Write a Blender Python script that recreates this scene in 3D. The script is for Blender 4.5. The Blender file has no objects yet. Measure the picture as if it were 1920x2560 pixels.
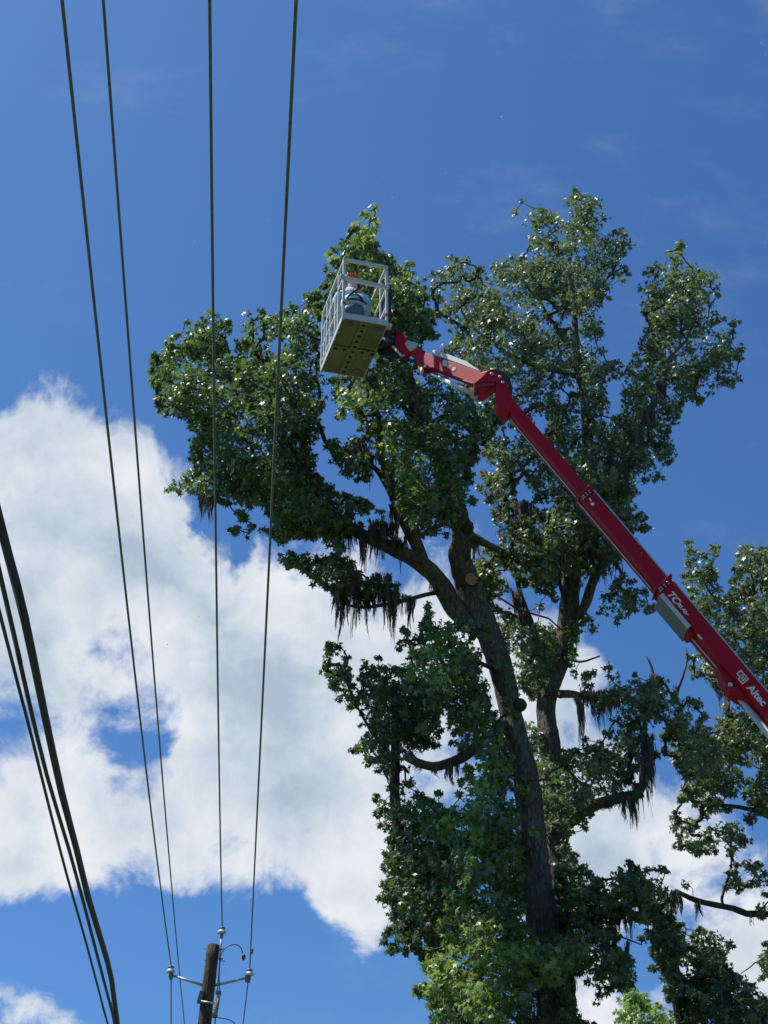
import bpy, bmesh, math, random
import numpy as np
from mathutils import Vector, Matrix, Quaternion

R = math.radians
S = bpy.context.scene
COL = S.collection
random.seed(7)
rng = np.random.default_rng(11)

# ------------------------------------------------------------------ camera
PITCH = R(34.0)
FPX = 3600.0                       # focal length in photograph pixels
CAM = np.array([0.0, 0.0, 1.6])
cam = bpy.data.cameras.new('camera')
cam.sensor_fit = 'VERTICAL'; cam.sensor_height = 36.0; cam.sensor_width = 27.0
cam.lens = FPX / 2560.0 * 36.0
cam.clip_end = 4000
camo = bpy.data.objects.new('camera', cam); COL.objects.link(camo)
camo.location = CAM; camo.rotation_euler = (math.pi / 2 + PITCH, 0, 0)
S.camera = camo

# ------------------------------------------------------------------ light
SUN_DIR = Vector((-0.47, 0.04, 0.88)).normalized()       # towards the sun
sun = bpy.data.lights.new('sun', 'SUN'); sun.energy = 5.0; sun.angle = R(0.5); sun.color = (1, .95, .87)
suno = bpy.data.objects.new('sun', sun); COL.objects.link(suno)
suno.rotation_euler = SUN_DIR.to_track_quat('Z', 'Y').to_euler()
S.view_settings.view_transform = 'Standard'; S.view_settings.look = 'None'
S.view_settings.exposure = 0.32; S.view_settings.gamma = 1.0
S.view_settings.use_curve_mapping = False
S.cycles.max_bounces = 7; S.cycles.diffuse_bounces = 3; S.cycles.glossy_bounces = 3
S.cycles.transmission_bounces = 4; S.cycles.transparent_max_bounces = 4
S.cycles.use_denoising = True
S.cycles.caustics_reflective = False; S.cycles.caustics_refractive = False


def ray(px, py):
    x = (px - 960) / FPX; y = (1280 - py) / FPX
    return np.array([x, math.cos(PITCH) - y * math.sin(PITCH), math.sin(PITCH) + y * math.cos(PITCH)])
def PY(px, py, Y):
    r = ray(px, py); return CAM + r * (Y / r[1])
def PZ(px, py, Z):
    r = ray(px, py); return CAM + r * ((Z - CAM[2]) / r[2])
def PP(px, py, o, n):
    r = ray(px, py); return CAM + r * (np.dot(np.array(o) - CAM, n) / np.dot(r, n))

# ------------------------------------------------------------------ sky
SKY_STRENGTH = 0.074
CLOUD_GAIN = 0.82
def build_world():
    w = bpy.data.worlds.new('World'); S.world = w; w.use_nodes = True
    nt = w.node_tree; N = nt.nodes; L = nt.links; N.clear()
    def node(t, **k):
        n = N.new(t)
        for a, b in k.items(): setattr(n, a, b)
        return n
    def math_(op, a, b=None, clamp=False):
        n = node('ShaderNodeMath', operation=op, use_clamp=clamp)
        for i, v in enumerate((a, b)):
            if v is None: continue
            if isinstance(v, (int, float)): n.inputs[i].default_value = v
            else: L.new(v, n.inputs[i])
        return n.outputs[0]
    out = node('ShaderNodeOutputWorld'); bg = node('ShaderNodeBackground')
    bg.inputs[1].default_value = SKY_STRENGTH
    L.new(bg.outputs[0], out.inputs[0])
    sky = node('ShaderNodeTexSky', sky_type='NISHITA', sun_disc=False)
    sky.sun_elevation = math.asin(SUN_DIR.z)
    sky.sun_rotation = math.atan2(SUN_DIR.x, SUN_DIR.y)
    sky.air_density = 1.0; sky.dust_density = 1.3; sky.ozone_density = 2.2; sky.altitude = 60
    tc = node('ShaderNodeTexCoord')
    d0 = tc.outputs['Generated']
    # ragged edges: warp the direction a little with fractal noise
    nz = node('ShaderNodeTexNoise'); nz.inputs['Scale'].default_value = 9.0
    nz.inputs['Detail'].default_value = 7.0; nz.inputs['Roughness'].default_value = 0.62
    L.new(d0, nz.inputs['Vector'])
    vs = node('ShaderNodeVectorMath', operation='SUBTRACT'); L.new(nz.outputs['Color'], vs.inputs[0]); vs.inputs[1].default_value = (.5, .5, .5)
    vm = node('ShaderNodeVectorMath', operation='SCALE'); L.new(vs.outputs[0], vm.inputs[0]); vm.inputs['Scale'].default_value = 0.065
    va = node('ShaderNodeVectorMath', operation='ADD'); L.new(d0, va.inputs[0]); L.new(vm.outputs[0], va.inputs[1])
    vn = node('ShaderNodeVectorMath', operation='NORMALIZE'); L.new(va.outputs[0], vn.inputs[0])
    # cloud banks as soft discs on the dome: (px, py, radius px, weight)
    banks = [(-40, 1230, 300, .9), (170, 1180, 250, .85), (370, 1240, 220, .9), (480, 1400, 150, .3), (0, 1480, 280, .6), (260, 1480, 280, .6), (420, 1560, 240, .6),
             (720, 1560, 330, .9), (560, 1750, 240, .55), (820, 1800, 330, .75), (640, 1980, 260, .7), (120, 2060, 230, .85), (330, 2120, 190, .7), (-60, 2080, 200, .5),
             (520, 2090, 200, .55), (820, 2100, 220, .8), (920, 2240, 150, .75), (1120, 1480, 240, .6), (1150, 1750, 250, .5), (1450, 1600, 170, .85),
             (1440, 1830, 240, .8), (1620, 2090, 230, .85), (1480, 2080, 200, .6), (1780, 2300, 190, .5), (1900, 2440, 190, .9), (1560, 2500, 190, .7), (1380, 2250, 200, .5),
             (10, 2490, 85, .5), (60, 2560, 80, .35), (190, 2560, 70, .55), (590, 2255, 90, .3),
             (545, 1330, 85, -.9), (555, 1450, 55, -.6), (520, 1270, 60, -.4), (345, 1970, 90, -.34), (430, 2000, 70, -.2), (110, 1790, 60, -.2), (190, 1640, 80, -.35), (0, 1720, 200, .35), (300, 1590, 80, -.3), (60, 1760, 200, .3), (240, 1780, 180, .35),
             (750, 1760, 90, -.25), (1640, 1700, 190, -.7), (1690, 1910, 100, -.5), (1600, 2420, 80, -.5), (700, 2380, 200, -.6), (300, 2370, 200, -.7), (120, 2320, 160, -.5), (500, 2450, 250, -.4),
             (960, 250, 1150, -.55), (1500, 900, 700, -.55), (1800, 1400, 350, -.4), (420, 780, 330, -.6), (80, 800, 280, -.5)]
    total = None
    for px, py, r, a in banks:
        c = ray(px, py); c = c / np.linalg.norm(c)
        dn = node('ShaderNodeVectorMath', operation='DOT_PRODUCT'); L.new(vn.outputs[0], dn.inputs[0]); dn.inputs[1].default_value = tuple(c)
        mr = node('ShaderNodeMapRange', interpolation_type='SMOOTHSTEP')
        mr.inputs['From Min'].default_value = math.cos(r / FPX * 1.12); mr.inputs['From Max'].default_value = math.cos(r / FPX * 0.25)
        mr.inputs['To Min'].default_value = 0; mr.inputs['To Max'].default_value = a * .72
        L.new(dn.outputs['Value'], mr.inputs['Value'])
        total = mr.outputs[0] if total is None else math_('ADD', total, mr.outputs[0])
    # the sky beyond goes on with scattered banks of the same kind
    big = node('ShaderNodeTexNoise'); big.inputs['Scale'].default_value = 3.2; big.inputs['Detail'].default_value = 3.0
    L.new(d0, big.inputs['Vector'])
    fine = node('ShaderNodeTexNoise'); fine.inputs['Scale'].default_value = 16.0; fine.inputs['Detail'].default_value = 9.0
    fine.inputs['Roughness'].default_value = 0.64; fine.inputs['Distortion'].default_value = 0.35
    L.new(d0, fine.inputs['Vector'])
    cov = math_('ADD', total, math_('MULTIPLY', math_('SUBTRACT', big.outputs['Fac'], 0.5), 1.1))
    cov = math_('ADD', cov, math_('MULTIPLY', math_('SUBTRACT', fine.outputs['Fac'], 0.5), 2.5))
    cm = node('ShaderNodeMapRange', interpolation_type='SMOOTHSTEP')
    cm.inputs['From Min'].default_value = 0.16; cm.inputs['From Max'].default_value = 0.78
    L.new(cov, cm.inputs['Value'])
    # thin high wisps
    mp = node('ShaderNodeMapping'); mp.inputs['Rotation'].default_value = (.3, .2, .5); mp.inputs['Scale'].default_value = (5, 16, 7)
    L.new(d0, mp.inputs['Vector'])
    wn = node('ShaderNodeTexNoise'); wn.inputs['Scale'].default_value = 1.0; wn.inputs['Detail'].default_value = 8.0; wn.inputs['Roughness'].default_value = .65
    L.new(mp.outputs[0], wn.inputs['Vector'])
    wm = node('ShaderNodeMapRange', interpolation_type='SMOOTHSTEP'); wm.inputs['From Min'].default_value = .54; wm.inputs['From Max'].default_value = .85; wm.inputs['To Max'].default_value = .16
    L.new(wn.outputs['Fac'], wm.inputs['Value'])
    fac = math_('MAXIMUM', cm.outputs[0], wm.outputs[0], True)
    # cloud brightness: thick parts greyer, lumpy
    sh = node('ShaderNodeTexNoise'); sh.inputs['Scale'].default_value = 11.0; sh.inputs['Detail'].default_value = 6.0; sh.inputs['Roughness'].default_value = .55
    L.new(va.outputs[0], sh.inputs['Vector'])
    cr = node('ShaderNodeValToRGB'); e = cr.color_ramp.elements
    k = CLOUD_GAIN / SKY_STRENGTH
    e[0].position = .32; e[0].color = (.42 , .51, .63, 1)
    e[1].position = .66; e[1].color = (.80, .83, .87, 1)
    m = cr.color_ramp.elements.new(.48); m.color = (.60, .675, .765, 1)
    tk = node('ShaderNodeMapRange', interpolation_type='SMOOTHSTEP'); tk.inputs['From Min'].default_value = .55; tk.inputs['From Max'].default_value = 1.9; tk.inputs['To Max'].default_value = .20
    L.new(cov, tk.inputs['Value'])
    L.new(math_('ADD', math_('SUBTRACT', sh.outputs['Fac'], tk.outputs[0]), .09), cr.inputs['Fac'])
    cs = node('ShaderNodeVectorMath', operation='SCALE'); L.new(cr.outputs[0], cs.inputs[0]); cs.inputs['Scale'].default_value = k
    mix = node('ShaderNodeMix', data_type='RGBA'); L.new(fac, mix.inputs['Factor'])
    hs = node('ShaderNodeVectorMath', operation='MULTIPLY'); hs.inputs[1].default_value = (.56, .99, 1.46)   # deep humid-summer blue
    L.new(sky.outputs[0], hs.inputs[0])
    L.new(hs.outputs[0], mix.inputs['A']); L.new(cs.outputs[0], mix.inputs['B'])
    L.new(mix.outputs['Result'], bg.inputs[0])
build_world()
S.world.cycles.sampling_method = 'MANUAL'; S.world.cycles.sample_map_resolution = 512

# ------------------------------------------------------------------ materials
def new_mat(name):
    m = bpy.data.materials.new(name); m.use_nodes = True
    nt = m.node_tree; b = nt.nodes['Principled BSDF']
    return m, nt, b
def plain(name, col, rough=.5, metal=0.0, vary=.12, scale=8.0, bump=0.0, bscale=60.0, spec=.5):
    m, nt, b = new_mat(name); N = nt.nodes; L = nt.links
    tc = N.new('ShaderNodeTexCoord')
    n = N.new('ShaderNodeTexNoise'); n.inputs['Scale'].default_value = scale; n.inputs['Detail'].default_value = 6
    L.new(tc.outputs['Object'], n.inputs['Vector'])
    cr = N.new('ShaderNodeValToRGB'); e = cr.color_ramp.elements
    e[0].position = .3; e[1].position = .7
    e[0].color = tuple(c * (1 - vary) for c in col) + (1,); e[1].color = tuple(min(1, c * (1 + vary)) for c in col) + (1,)
    L.new(n.outputs['Fac'], cr.inputs['Fac']); L.new(cr.outputs[0], b.inputs['Base Color'])
    b.inputs['Roughness'].default_value = rough; b.inputs['Metallic'].default_value = metal
    b.inputs['Specular IOR Level'].default_value = spec
    if bump:
        n2 = N.new('ShaderNodeTexNoise'); n2.inputs['Scale'].default_value = bscale; n2.inputs['Detail'].default_value = 5
        L.new(tc.outputs['Object'], n2.inputs['Vector'])
        bp = N.new('ShaderNodeBump'); bp.inputs['Strength'].default_value = bump; bp.inputs['Distance'].default_value = .02
        L.new(n2.outputs['Fac'], bp.inputs['Height']); L.new(bp.outputs[0], b.inputs['Normal'])
    return m
def leaf_mat(name, dark, light, trans, tfac=.30, rough=.45):
    m, nt, b = new_mat(name); N = nt.nodes; L = nt.links
    g = N.new('ShaderNodeNewGeometry'); oi = N.new('ShaderNodeObjectInfo')
    ad = N.new('ShaderNodeMath'); ad.operation = 'ADD'; L.new(g.outputs['Random Per Island'], ad.inputs[0]); L.new(oi.outputs['Random'], ad.inputs[1])
    fr = N.new('ShaderNodeMath'); fr.operation = 'FRACT'; L.new(ad.outputs[0], fr.inputs[0])
    cr = N.new('ShaderNodeValToRGB'); e = cr.color_ramp.elements
    e[0].color = dark + (1,); e[1].color = light + (1,)
    L.new(fr.outputs[0], cr.inputs['Fac'])
    un = N.new('ShaderNodeMix'); un.data_type = 'RGBA'; un.inputs['B'].default_value = tuple(c * 1.05 + .010 for c in light) + (1,)   # paler underside
    L.new(g.outputs['Backfacing'], un.inputs['Factor']); L.new(cr.outputs[0], un.inputs['A']); L.new(un.outputs['Result'], b.inputs['Base Color'])
    b.inputs['Roughness'].default_value = rough; b.inputs['Specular IOR Level'].default_value = .8
    t = N.new('ShaderNodeBsdfTranslucent'); t.inputs['Color'].default_value = trans + (1,)
    mx = N.new('ShaderNodeMixShader'); mx.inputs[0].default_value = tfac
    L.new(b.outputs[0], mx.inputs[1]); L.new(t.outputs[0], mx.inputs[2])
    L.new(mx.outputs[0], nt.nodes['Material Output'].inputs['Surface'])
    return m
def bark_mat(name, dark, light, lichen):
    m, nt, b = new_mat(name); N = nt.nodes; L = nt.links
    tc = N.new('ShaderNodeTexCoord'); mp = N.new('ShaderNodeMapping'); mp.inputs['Scale'].default_value = (1, 1, .28)
    L.new(tc.outputs['Object'], mp.inputs['Vector'])
    v = N.new('ShaderNodeTexVoronoi'); v.feature = 'DISTANCE_TO_EDGE'; v.inputs['Scale'].default_value = 17
    n = N.new('ShaderNodeTexNoise'); n.inputs['Scale'].default_value = 14; n.inputs['Detail'].default_value = 8; n.inputs['Roughness'].default_value = .65
    L.new(mp.outputs[0], n.inputs['Vector'])
    w = N.new('ShaderNodeVectorMath'); w.operation = 'MULTIPLY_ADD'; L.new(n.outputs['Color'], w.inputs[0]); w.inputs[1].default_value = (.12, .12, .12); L.new(mp.outputs[0], w.inputs[2])
    L.new(w.outputs[0], v.inputs['Vector'])
    cr = N.new('ShaderNodeValToRGB'); e = cr.color_ramp.elements
    e[0].position = .0; e[0].color = dark + (1,); e[1].position = .35; e[1].color = light + (1,)
    mu = N.new('ShaderNodeMath'); mu.operation = 'MULTIPLY_ADD'; L.new(n.outputs['Fac'], mu.inputs[0]); mu.inputs[1].default_value = .5; L.new(v.outputs['Distance'], mu.inputs[2])
    sb = N.new('ShaderNodeMath'); sb.operation = 'SUBTRACT'; L.new(mu.outputs[0], sb.inputs[0]); sb.inputs[1].default_value = .15
    L.new(sb.outputs[0], cr.inputs['Fac'])
    pn = N.new('ShaderNodeTexNoise'); pn.inputs['Scale'].default_value = 2.6; pn.inputs['Detail'].default_value = 6; L.new(tc.outputs['Object'], pn.inputs['Vector'])
    pr = N.new('ShaderNodeMapRange'); pr.inputs['From Min'].default_value = .52; pr.inputs['From Max'].default_value = .68; pr.inputs['To Max'].default_value = .65
    L.new(pn.outputs['Fac'], pr.inputs['Value'])
    mx = N.new('ShaderNodeMix'); mx.data_type = 'RGBA'; L.new(pr.outputs[0], mx.inputs['Factor']); L.new(cr.outputs[0], mx.inputs['A']); mx.inputs['B'].default_value = lichen + (1,)
    L.new(mx.outputs['Result'], b.inputs['Base Color'])
    b.inputs['Roughness'].default_value = .9; b.inputs['Specular IOR Level'].default_value = .2
    bp = N.new('ShaderNodeBump'); bp.inputs['Strength'].default_value = 1.0; bp.inputs['Distance'].default_value = .06
    L.new(sb.outputs[0], bp.inputs['Height']); L.new(bp.outputs[0], b.inputs['Normal'])
    return m
M = {}
M['leaf'] = leaf_mat('sweetgum_leaf', (.030, .056, .024), (.088, .132, .052), (.20, .34, .065))
M['leaf_b'] = leaf_mat('sweetgum_leaf_high', (.040, .064, .033), (.118, .156, .082), (.22, .33, .085))
M['leaf_fresh'] = leaf_mat('sunlit_leaf', (.080, .150, .034), (.165, .26, .065), (.42, .58, .10))  # brighter leaf copy: sunlight on yellow-green sprays put into the colour
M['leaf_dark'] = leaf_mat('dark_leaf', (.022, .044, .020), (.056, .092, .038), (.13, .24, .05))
M['leaf_far'] = leaf_mat('far_leaf', (.036, .07, .028), (.07, .12, .04), (.18, .30, .06))
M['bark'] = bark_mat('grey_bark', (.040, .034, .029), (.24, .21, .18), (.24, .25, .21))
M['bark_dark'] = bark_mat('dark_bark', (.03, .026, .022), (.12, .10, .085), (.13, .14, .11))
M['twig'] = plain('twig_bark', (.075, .060, .046), .85, vary=.3, scale=20)
M['moss'] = plain('spanish_moss', (.15, .135, .112), .95, vary=.4, scale=5, spec=.1)
M['wood_cut'] = plain('fresh_sawn_wood', (.40, .235, .125), .85, vary=.2, scale=30)
M['red'] = plain('red_paint', (.43, .004, .020), .45, vary=.22, scale=2.2, bump=.05, bscale=30, spec=.2)
M['red_d'] = plain('red_paint_worn', (.36, .012, .03), .5, vary=.2, scale=6)
M['alu'] = plain('white_aluminium', (.54, .56, .58), .5, vary=.10, scale=12, bump=.04)
M['grey'] = plain('light_grey_plastic', (.50, .51, .52), .5, vary=.08)
M['grey_d'] = plain('dark_grey_steel', (.16, .165, .165), .5, vary=.2)
M['olive'] = plain('olive_grey_cover', (.17, .175, .16), .6, vary=.15)
M['black'] = plain('black_rubber', (.012, .013, .015), .45, vary=.3)
M['tan'] = plain('tan_steel_underside', (.22, .195, .165), .8, vary=.22, scale=7, bump=.1)  # underside plates, browner and darker than the rest of the basket
M['tan_l'] = plain('tan_steel_rib', (.26, .232, .20), .8, vary=.18, scale=9)
M['chrome'] = plain('chromed_rod', (.72, .74, .76), .18, 1.0, vary=.05)
M['steel'] = plain('galvanised_steel', (.46, .48, .50), .42, .6, vary=.15, scale=14)
M['white'] = plain('white_decal', (.78, .78, .80), .5, vary=.04)
M['tape'] = plain('cream_label', (.55, .50, .36), .6, vary=.1)
M['orange'] = plain('orange_red_helmet', (.72, .09, .03), .3, vary=.05)
M['shirt'] = plain('light_blue_shirt', (.36, .57, .70), .85, vary=.12, scale=14, bump=.35, bscale=16)
M['jeans'] = plain('blue_denim', (.07, .12, .20), .9, vary=.25, scale=25, bump=.3, bscale=30)
M['skin'] = plain('skin', (.52, .30, .21), .5, vary=.08)
M['hood'] = plain('pale_neck_cloth', (.62, .50, .48), .85, vary=.08, bump=.3, bscale=25)
M['strap'] = plain('dark_harness', (.02, .022, .028), .7, vary=.2)
M['redstrap'] = plain('red_strap', (.42, .02, .02), .7, vary=.1)
M['boot'] = plain('brown_boot', (.10, .06, .035), .7, vary=.2)
M['polewood'] = bark_mat('creosoted_pole', (.055, .040, .032), (.13, .10, .08), (.16, .13, .10))
M['porcelain'] = plain('grey_porcelain', (.60, .62, .66), .12, vary=.05)
M['wire'] = plain('weathered_conductor', (.14, .15, .145), .55, .2, vary=.25, scale=30)
M['cable'] = plain('black_cable_sheath', (.018, .020, .026), .55, vary=.25, scale=10)
M['grass_ground'] = plain('mown_grass', (.075, .105, .035), .95, vary=.35, scale=.8, spec=.2)
M['asphalt'] = plain('asphalt', (.055, .055, .057), .9, vary=.2, scale=40, spec=.3)
M['chip'] = plain('sawdust_chip', (.75, .68, .52), .8, vary=.1)

# ------------------------------------------------------------------ helpers
def tag(o, label=None, cat=None, group=None, kind=None):
    if label: o['label'] = label
    if cat: o['category'] = cat
    if group: o['group'] = group
    if kind: o['kind'] = kind
    return o
def empty(name, loc, label, cat, group=None):
    o = bpy.data.objects.new(name, None); COL.objects.link(o)
    o.location = Vector([float(c) for c in loc]); o.empty_display_size = .3
    return tag(o, label, cat, group)
def attach(o, parent):
    if parent is None: return o
    o.parent = parent
    if parent.type == 'EMPTY': o.matrix_parent_inverse = Matrix.Translation(-parent.location)
    return o
def link(name, me, mat, parent=None):
    o = bpy.data.objects.new(name, me); COL.objects.link(o)
    if mat is not None and len(me.materials) == 0: me.materials.append(mat if not isinstance(mat, str) else M[mat])
    return attach(o, parent)
class MB:
    def __init__(s): s.v = []; s.f = []
    def add(s, verts, faces):
        k = len(s.v); s.v += [tuple(float(c) for c in p) for p in verts]; s.f += [tuple(i + k for i in q) for q in faces]
        return s
    def box(s, c, ax, ay, az, hx, hy, hz):
        c, ax, ay, az = (np.array(a, float) for a in (c, ax, ay, az))
        P = [c + ax * hx * i + ay * hy * j + az * hz * k for k in (-1, 1) for j in (-1, 1) for i in (-1, 1)]
        return s.add(P, [(0, 2, 3, 1), (4, 5, 7, 6), (0, 1, 5, 4), (2, 6, 7, 3), (0, 4, 6, 2), (1, 3, 7, 5)])
    def bar(s, a, b, w, h=None, up=(0, 0, 1)):
        a = np.array(a, float); b = np.array(b, float); h = h or w
        d = b - a; l = np.linalg.norm(d); d = d / l; up = np.array(up, float)
        if abs(np.dot(up, d)) > .97: up = np.array((0.3, 1, 0.)); 
        x = np.cross(d, up); x /= np.linalg.norm(x); y = np.cross(x, d)
        return s.box((a + b) / 2, d, x, y, l / 2, w / 2, h / 2)
    def prism(s, poly, ext):
        poly = [np.array(p, float) for p in poly]; ext = np.array(ext, float); n = len(poly)
        P = poly + [p + ext for p in poly]
        F = [tuple(range(n))[::-1], tuple(range(n, 2 * n))] + [(i, (i + 1) % n, n + (i + 1) % n, n + i) for i in range(n)]
        return s.add(P, F)
    def tube(s, pts, rad, sides=8, cap=True, jit=0.0):
        pts = [np.array(p, float) for p in pts]; n = len(pts)
        if isinstance(rad, (int, float)): rad = [rad] * n
        prev = None; V = []; F = []
        for i, p in enumerate(pts):
            t = pts[min(i + 1, n - 1)] - pts[max(i - 1, 0)]; t = t / (np.linalg.norm(t) + 1e-9)
            if prev is None:
                a = np.array((0, 0, 1.)) if abs(t[2]) < .9 else np.array((1., 0, 0)); x = np.cross(t, a)
            else: x = prev - t * np.dot(prev, t)
            x = x / (np.linalg.norm(x) + 1e-9); prev = x; y = np.cross(t, x)
            for k in range(sides):
                an = 2 * math.pi * k / sides; r = rad[i] * (1 + jit * random.uniform(-1, 1))
                V.append(p + (x * math.cos(an) + y * math.sin(an)) * r)
        for i in range(n - 1):
            for k in range(sides):
                k2 = (k + 1) % sides
                F.append((i * sides + k, i * sides + k2, (i + 1) * sides + k2, (i + 1) * sides + k))
        if cap: F.append(tuple(range(sides))[::-1]); F.append(tuple(range((n - 1) * sides, n * sides)))
        return s.add(V, F)
    def lathe(s, c, axis, prof, sides=20):
        c = np.array(c, float); axis = np.array(axis, float); axis /= np.linalg.norm(axis)
        a = np.array((1., 0, 0)) if abs(axis[0]) < .8 else np.array((0, 1., 0))
        x = np.cross(axis, a); x /= np.linalg.norm(x); y = np.cross(axis, x); V = []; F = []
        for r, h in prof:
            for k in range(sides):
                an = 2 * math.pi * k / sides; V.append(c + axis * h + (x * math.cos(an) + y * math.sin(an)) * max(r, 1e-4))
        m = len(prof)
        for i in range(m - 1):
            for k in range(sides):
                k2 = (k + 1) % sides; F.append((i * sides + k, i * sides + k2, (i + 1) * sides + k2, (i + 1) * sides + k))
        F.append(tuple(range(sides))[::-1]); F.append(tuple(range((m - 1) * sides, m * sides)))
        return s.add(V, F)
    def build(s, name, mat, parent=None, smooth=False, bevel=0.0):
        me = bpy.data.meshes.new(name); me.from_pydata(s.v, [], s.f)
        bm = bmesh.new(); bm.from_mesh(me)
        bmesh.ops.recalc_face_normals(bm, faces=bm.faces)
        if bevel:
            es = [e for e in bm.edges if len(e.link_faces) == 2 and e.calc_face_angle(0) > .5]
            bmesh.ops.bevel(bm, geom=es, offset=bevel, segments=2, affect='EDGES', profile=.6, clamp_overlap=True)
        bm.to_mesh(me); bm.free(); me.update()
        if smooth:
            for p in me.polygons: p.use_smooth = True
        return link(name, me, mat, parent)

# ------------------------------------------------------------------ ground
g = MB().add([(-1500, -1500, 0), (1500, -1500, 0), (1500, 1500, 0), (-1500, 1500, 0)], [(0, 1, 2, 3)]).build('ground', 'grass_ground'); g['kind'] = 'structure'
g = MB().box((-1.2, 40, -.03), (.996, .09, 0), (-.09, .996, 0), (0, 0, 1), 3.1, 260, .035).build('road', 'asphalt'); g['kind'] = 'structure'

# ------------------------------------------------------------------ foliage machinery
GS = 6; GX0, GY0, GX1, GY1 = 300, 420, 2260, 2860
gx = np.arange(GX0, GX1, GS) + GS / 2; gy = np.arange(GY0, GY1, GS) + GS / 2
GXX, GYY = np.meshgrid(gx, gy)
def inside(poly):
    p = np.array(poly, float); x, y = GXX, GYY; r = np.zeros(x.shape, bool); n = len(p)
    for i in range(n):
        x1, y1 = p[i]; x2, y2 = p[(i + 1) % n]
        if y1 == y2: continue
        c = ((y1 > y) != (y2 > y)) & (x < (x2 - x1) * (y - y1) / (y2 - y1) + x1); r ^= c
    return r
def edge_dist(m):
    d = np.zeros(m.shape); cur = m.copy(); k = 0
    while cur.any() and k < 40:
        d[cur] += GS; c = cur.copy()
        c[1:] &= cur[:-1]; c[:-1] &= cur[1:]
        if k % 2: 
            c[:, 1:] &= cur[:, :-1]; c[:, :-1] &= cur[:, 1:]
            c[1:, 1:] &= cur[:-1, :-1]; c[:-1, :-1] &= cur[1:, 1:]
        else:
            c[:, 1:] &= cur[:, :-1]; c[:, :-1] &= cur[:, 1:]
        c[0] = c[-1] = False; c[:, 0] = c[:, -1] = False
        cur = c; k += 1
    return d
# five-lobed star leaf
def star():
    o = []
    for a, r in ((90, 1.0), (60, .44), (27, .95), (-6, .40), (-42, .74), (-90, .20), (-138, .74), (186, .40), (153, .95), (120, .44)):
        o.append((r * math.cos(R(a)), r * math.sin(R(a)), -.20 * r * r))
    v = [(0, 0.05, .05)] + o
    return np.array(v), [(0, i, i % 10 + 1) for i in range(1, 11)]
LV, LF = star(); LFa = np.array(LF)
LEAF_ME = {}
def leaf_mesh_one(mat):
    if mat not in LEAF_ME:
        me = bpy.data.meshes.new('leaf'); me.from_pydata([tuple(v) for v in LV], [], LF); me.materials.append(M[mat]); LEAF_ME[mat] = me
    return LEAF_ME[mat]
def leaves_mesh(name, pos, nor, tip, size, mat, parent):
    n = len(pos)
    xax = np.cross(tip, nor); xax /= np.linalg.norm(xax, axis=1)[:, None] + 1e-9
    yax = np.cross(nor, xax)
    lv = LV[None] * np.array([1, 1, 1.0])
    cup = rng.uniform(-.6, 2.6, n); asp = rng.uniform(.62, 1.08, n)
    V = pos[:, None, :] + size[:, None, None] * (lv[..., 0:1] * asp[:, None, None] * xax[:, None] + lv[..., 1:2] * yax[:, None] + lv[..., 2:3] * cup[:, None, None] * nor[:, None])
    V = V.reshape(-1, 3)
    F = (LFa[None] + (np.arange(n) * len(LV))[:, None, None]).reshape(-1, 3)
    me = bpy.data.meshes.new(name)
    me.vertices.add(len(V)); me.vertices.foreach_set('co', V.astype(np.float32).ravel())
    me.loops.add(F.size); me.loops.foreach_set('vertex_index', F.astype(np.int32).ravel())
    me.polygons.add(len(F)); me.polygons.foreach_set('loop_start', np.arange(0, F.size, 3, dtype=np.int32)); me.polygons.foreach_set('loop_total', np.full(len(F), 3, np.int32))
    me.update(calc_edges=True)
    return link(name, me, mat, parent)
def unit(a): return a / (np.linalg.norm(a, axis=-1, keepdims=True) + 1e-9)

def seg_px_dist(x, y, path):
    best = np.full(np.shape(x), 1e9)
    for (x1, y1, w1), (x2, y2, w2) in zip(path[:-1], path[1:]):
        dx, dy = x2 - x1, y2 - y1; t = np.clip(((x - x1) * dx + (y - y1) * dy) / (dx * dx + dy * dy + 1e-9), 0, 1)
        d = np.hypot(x - x1 - t * dx, y - y1 - t * dy) - (w1 + (w2 - w1) * t) / 2
        best = np.minimum(best, d)
    return best

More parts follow.
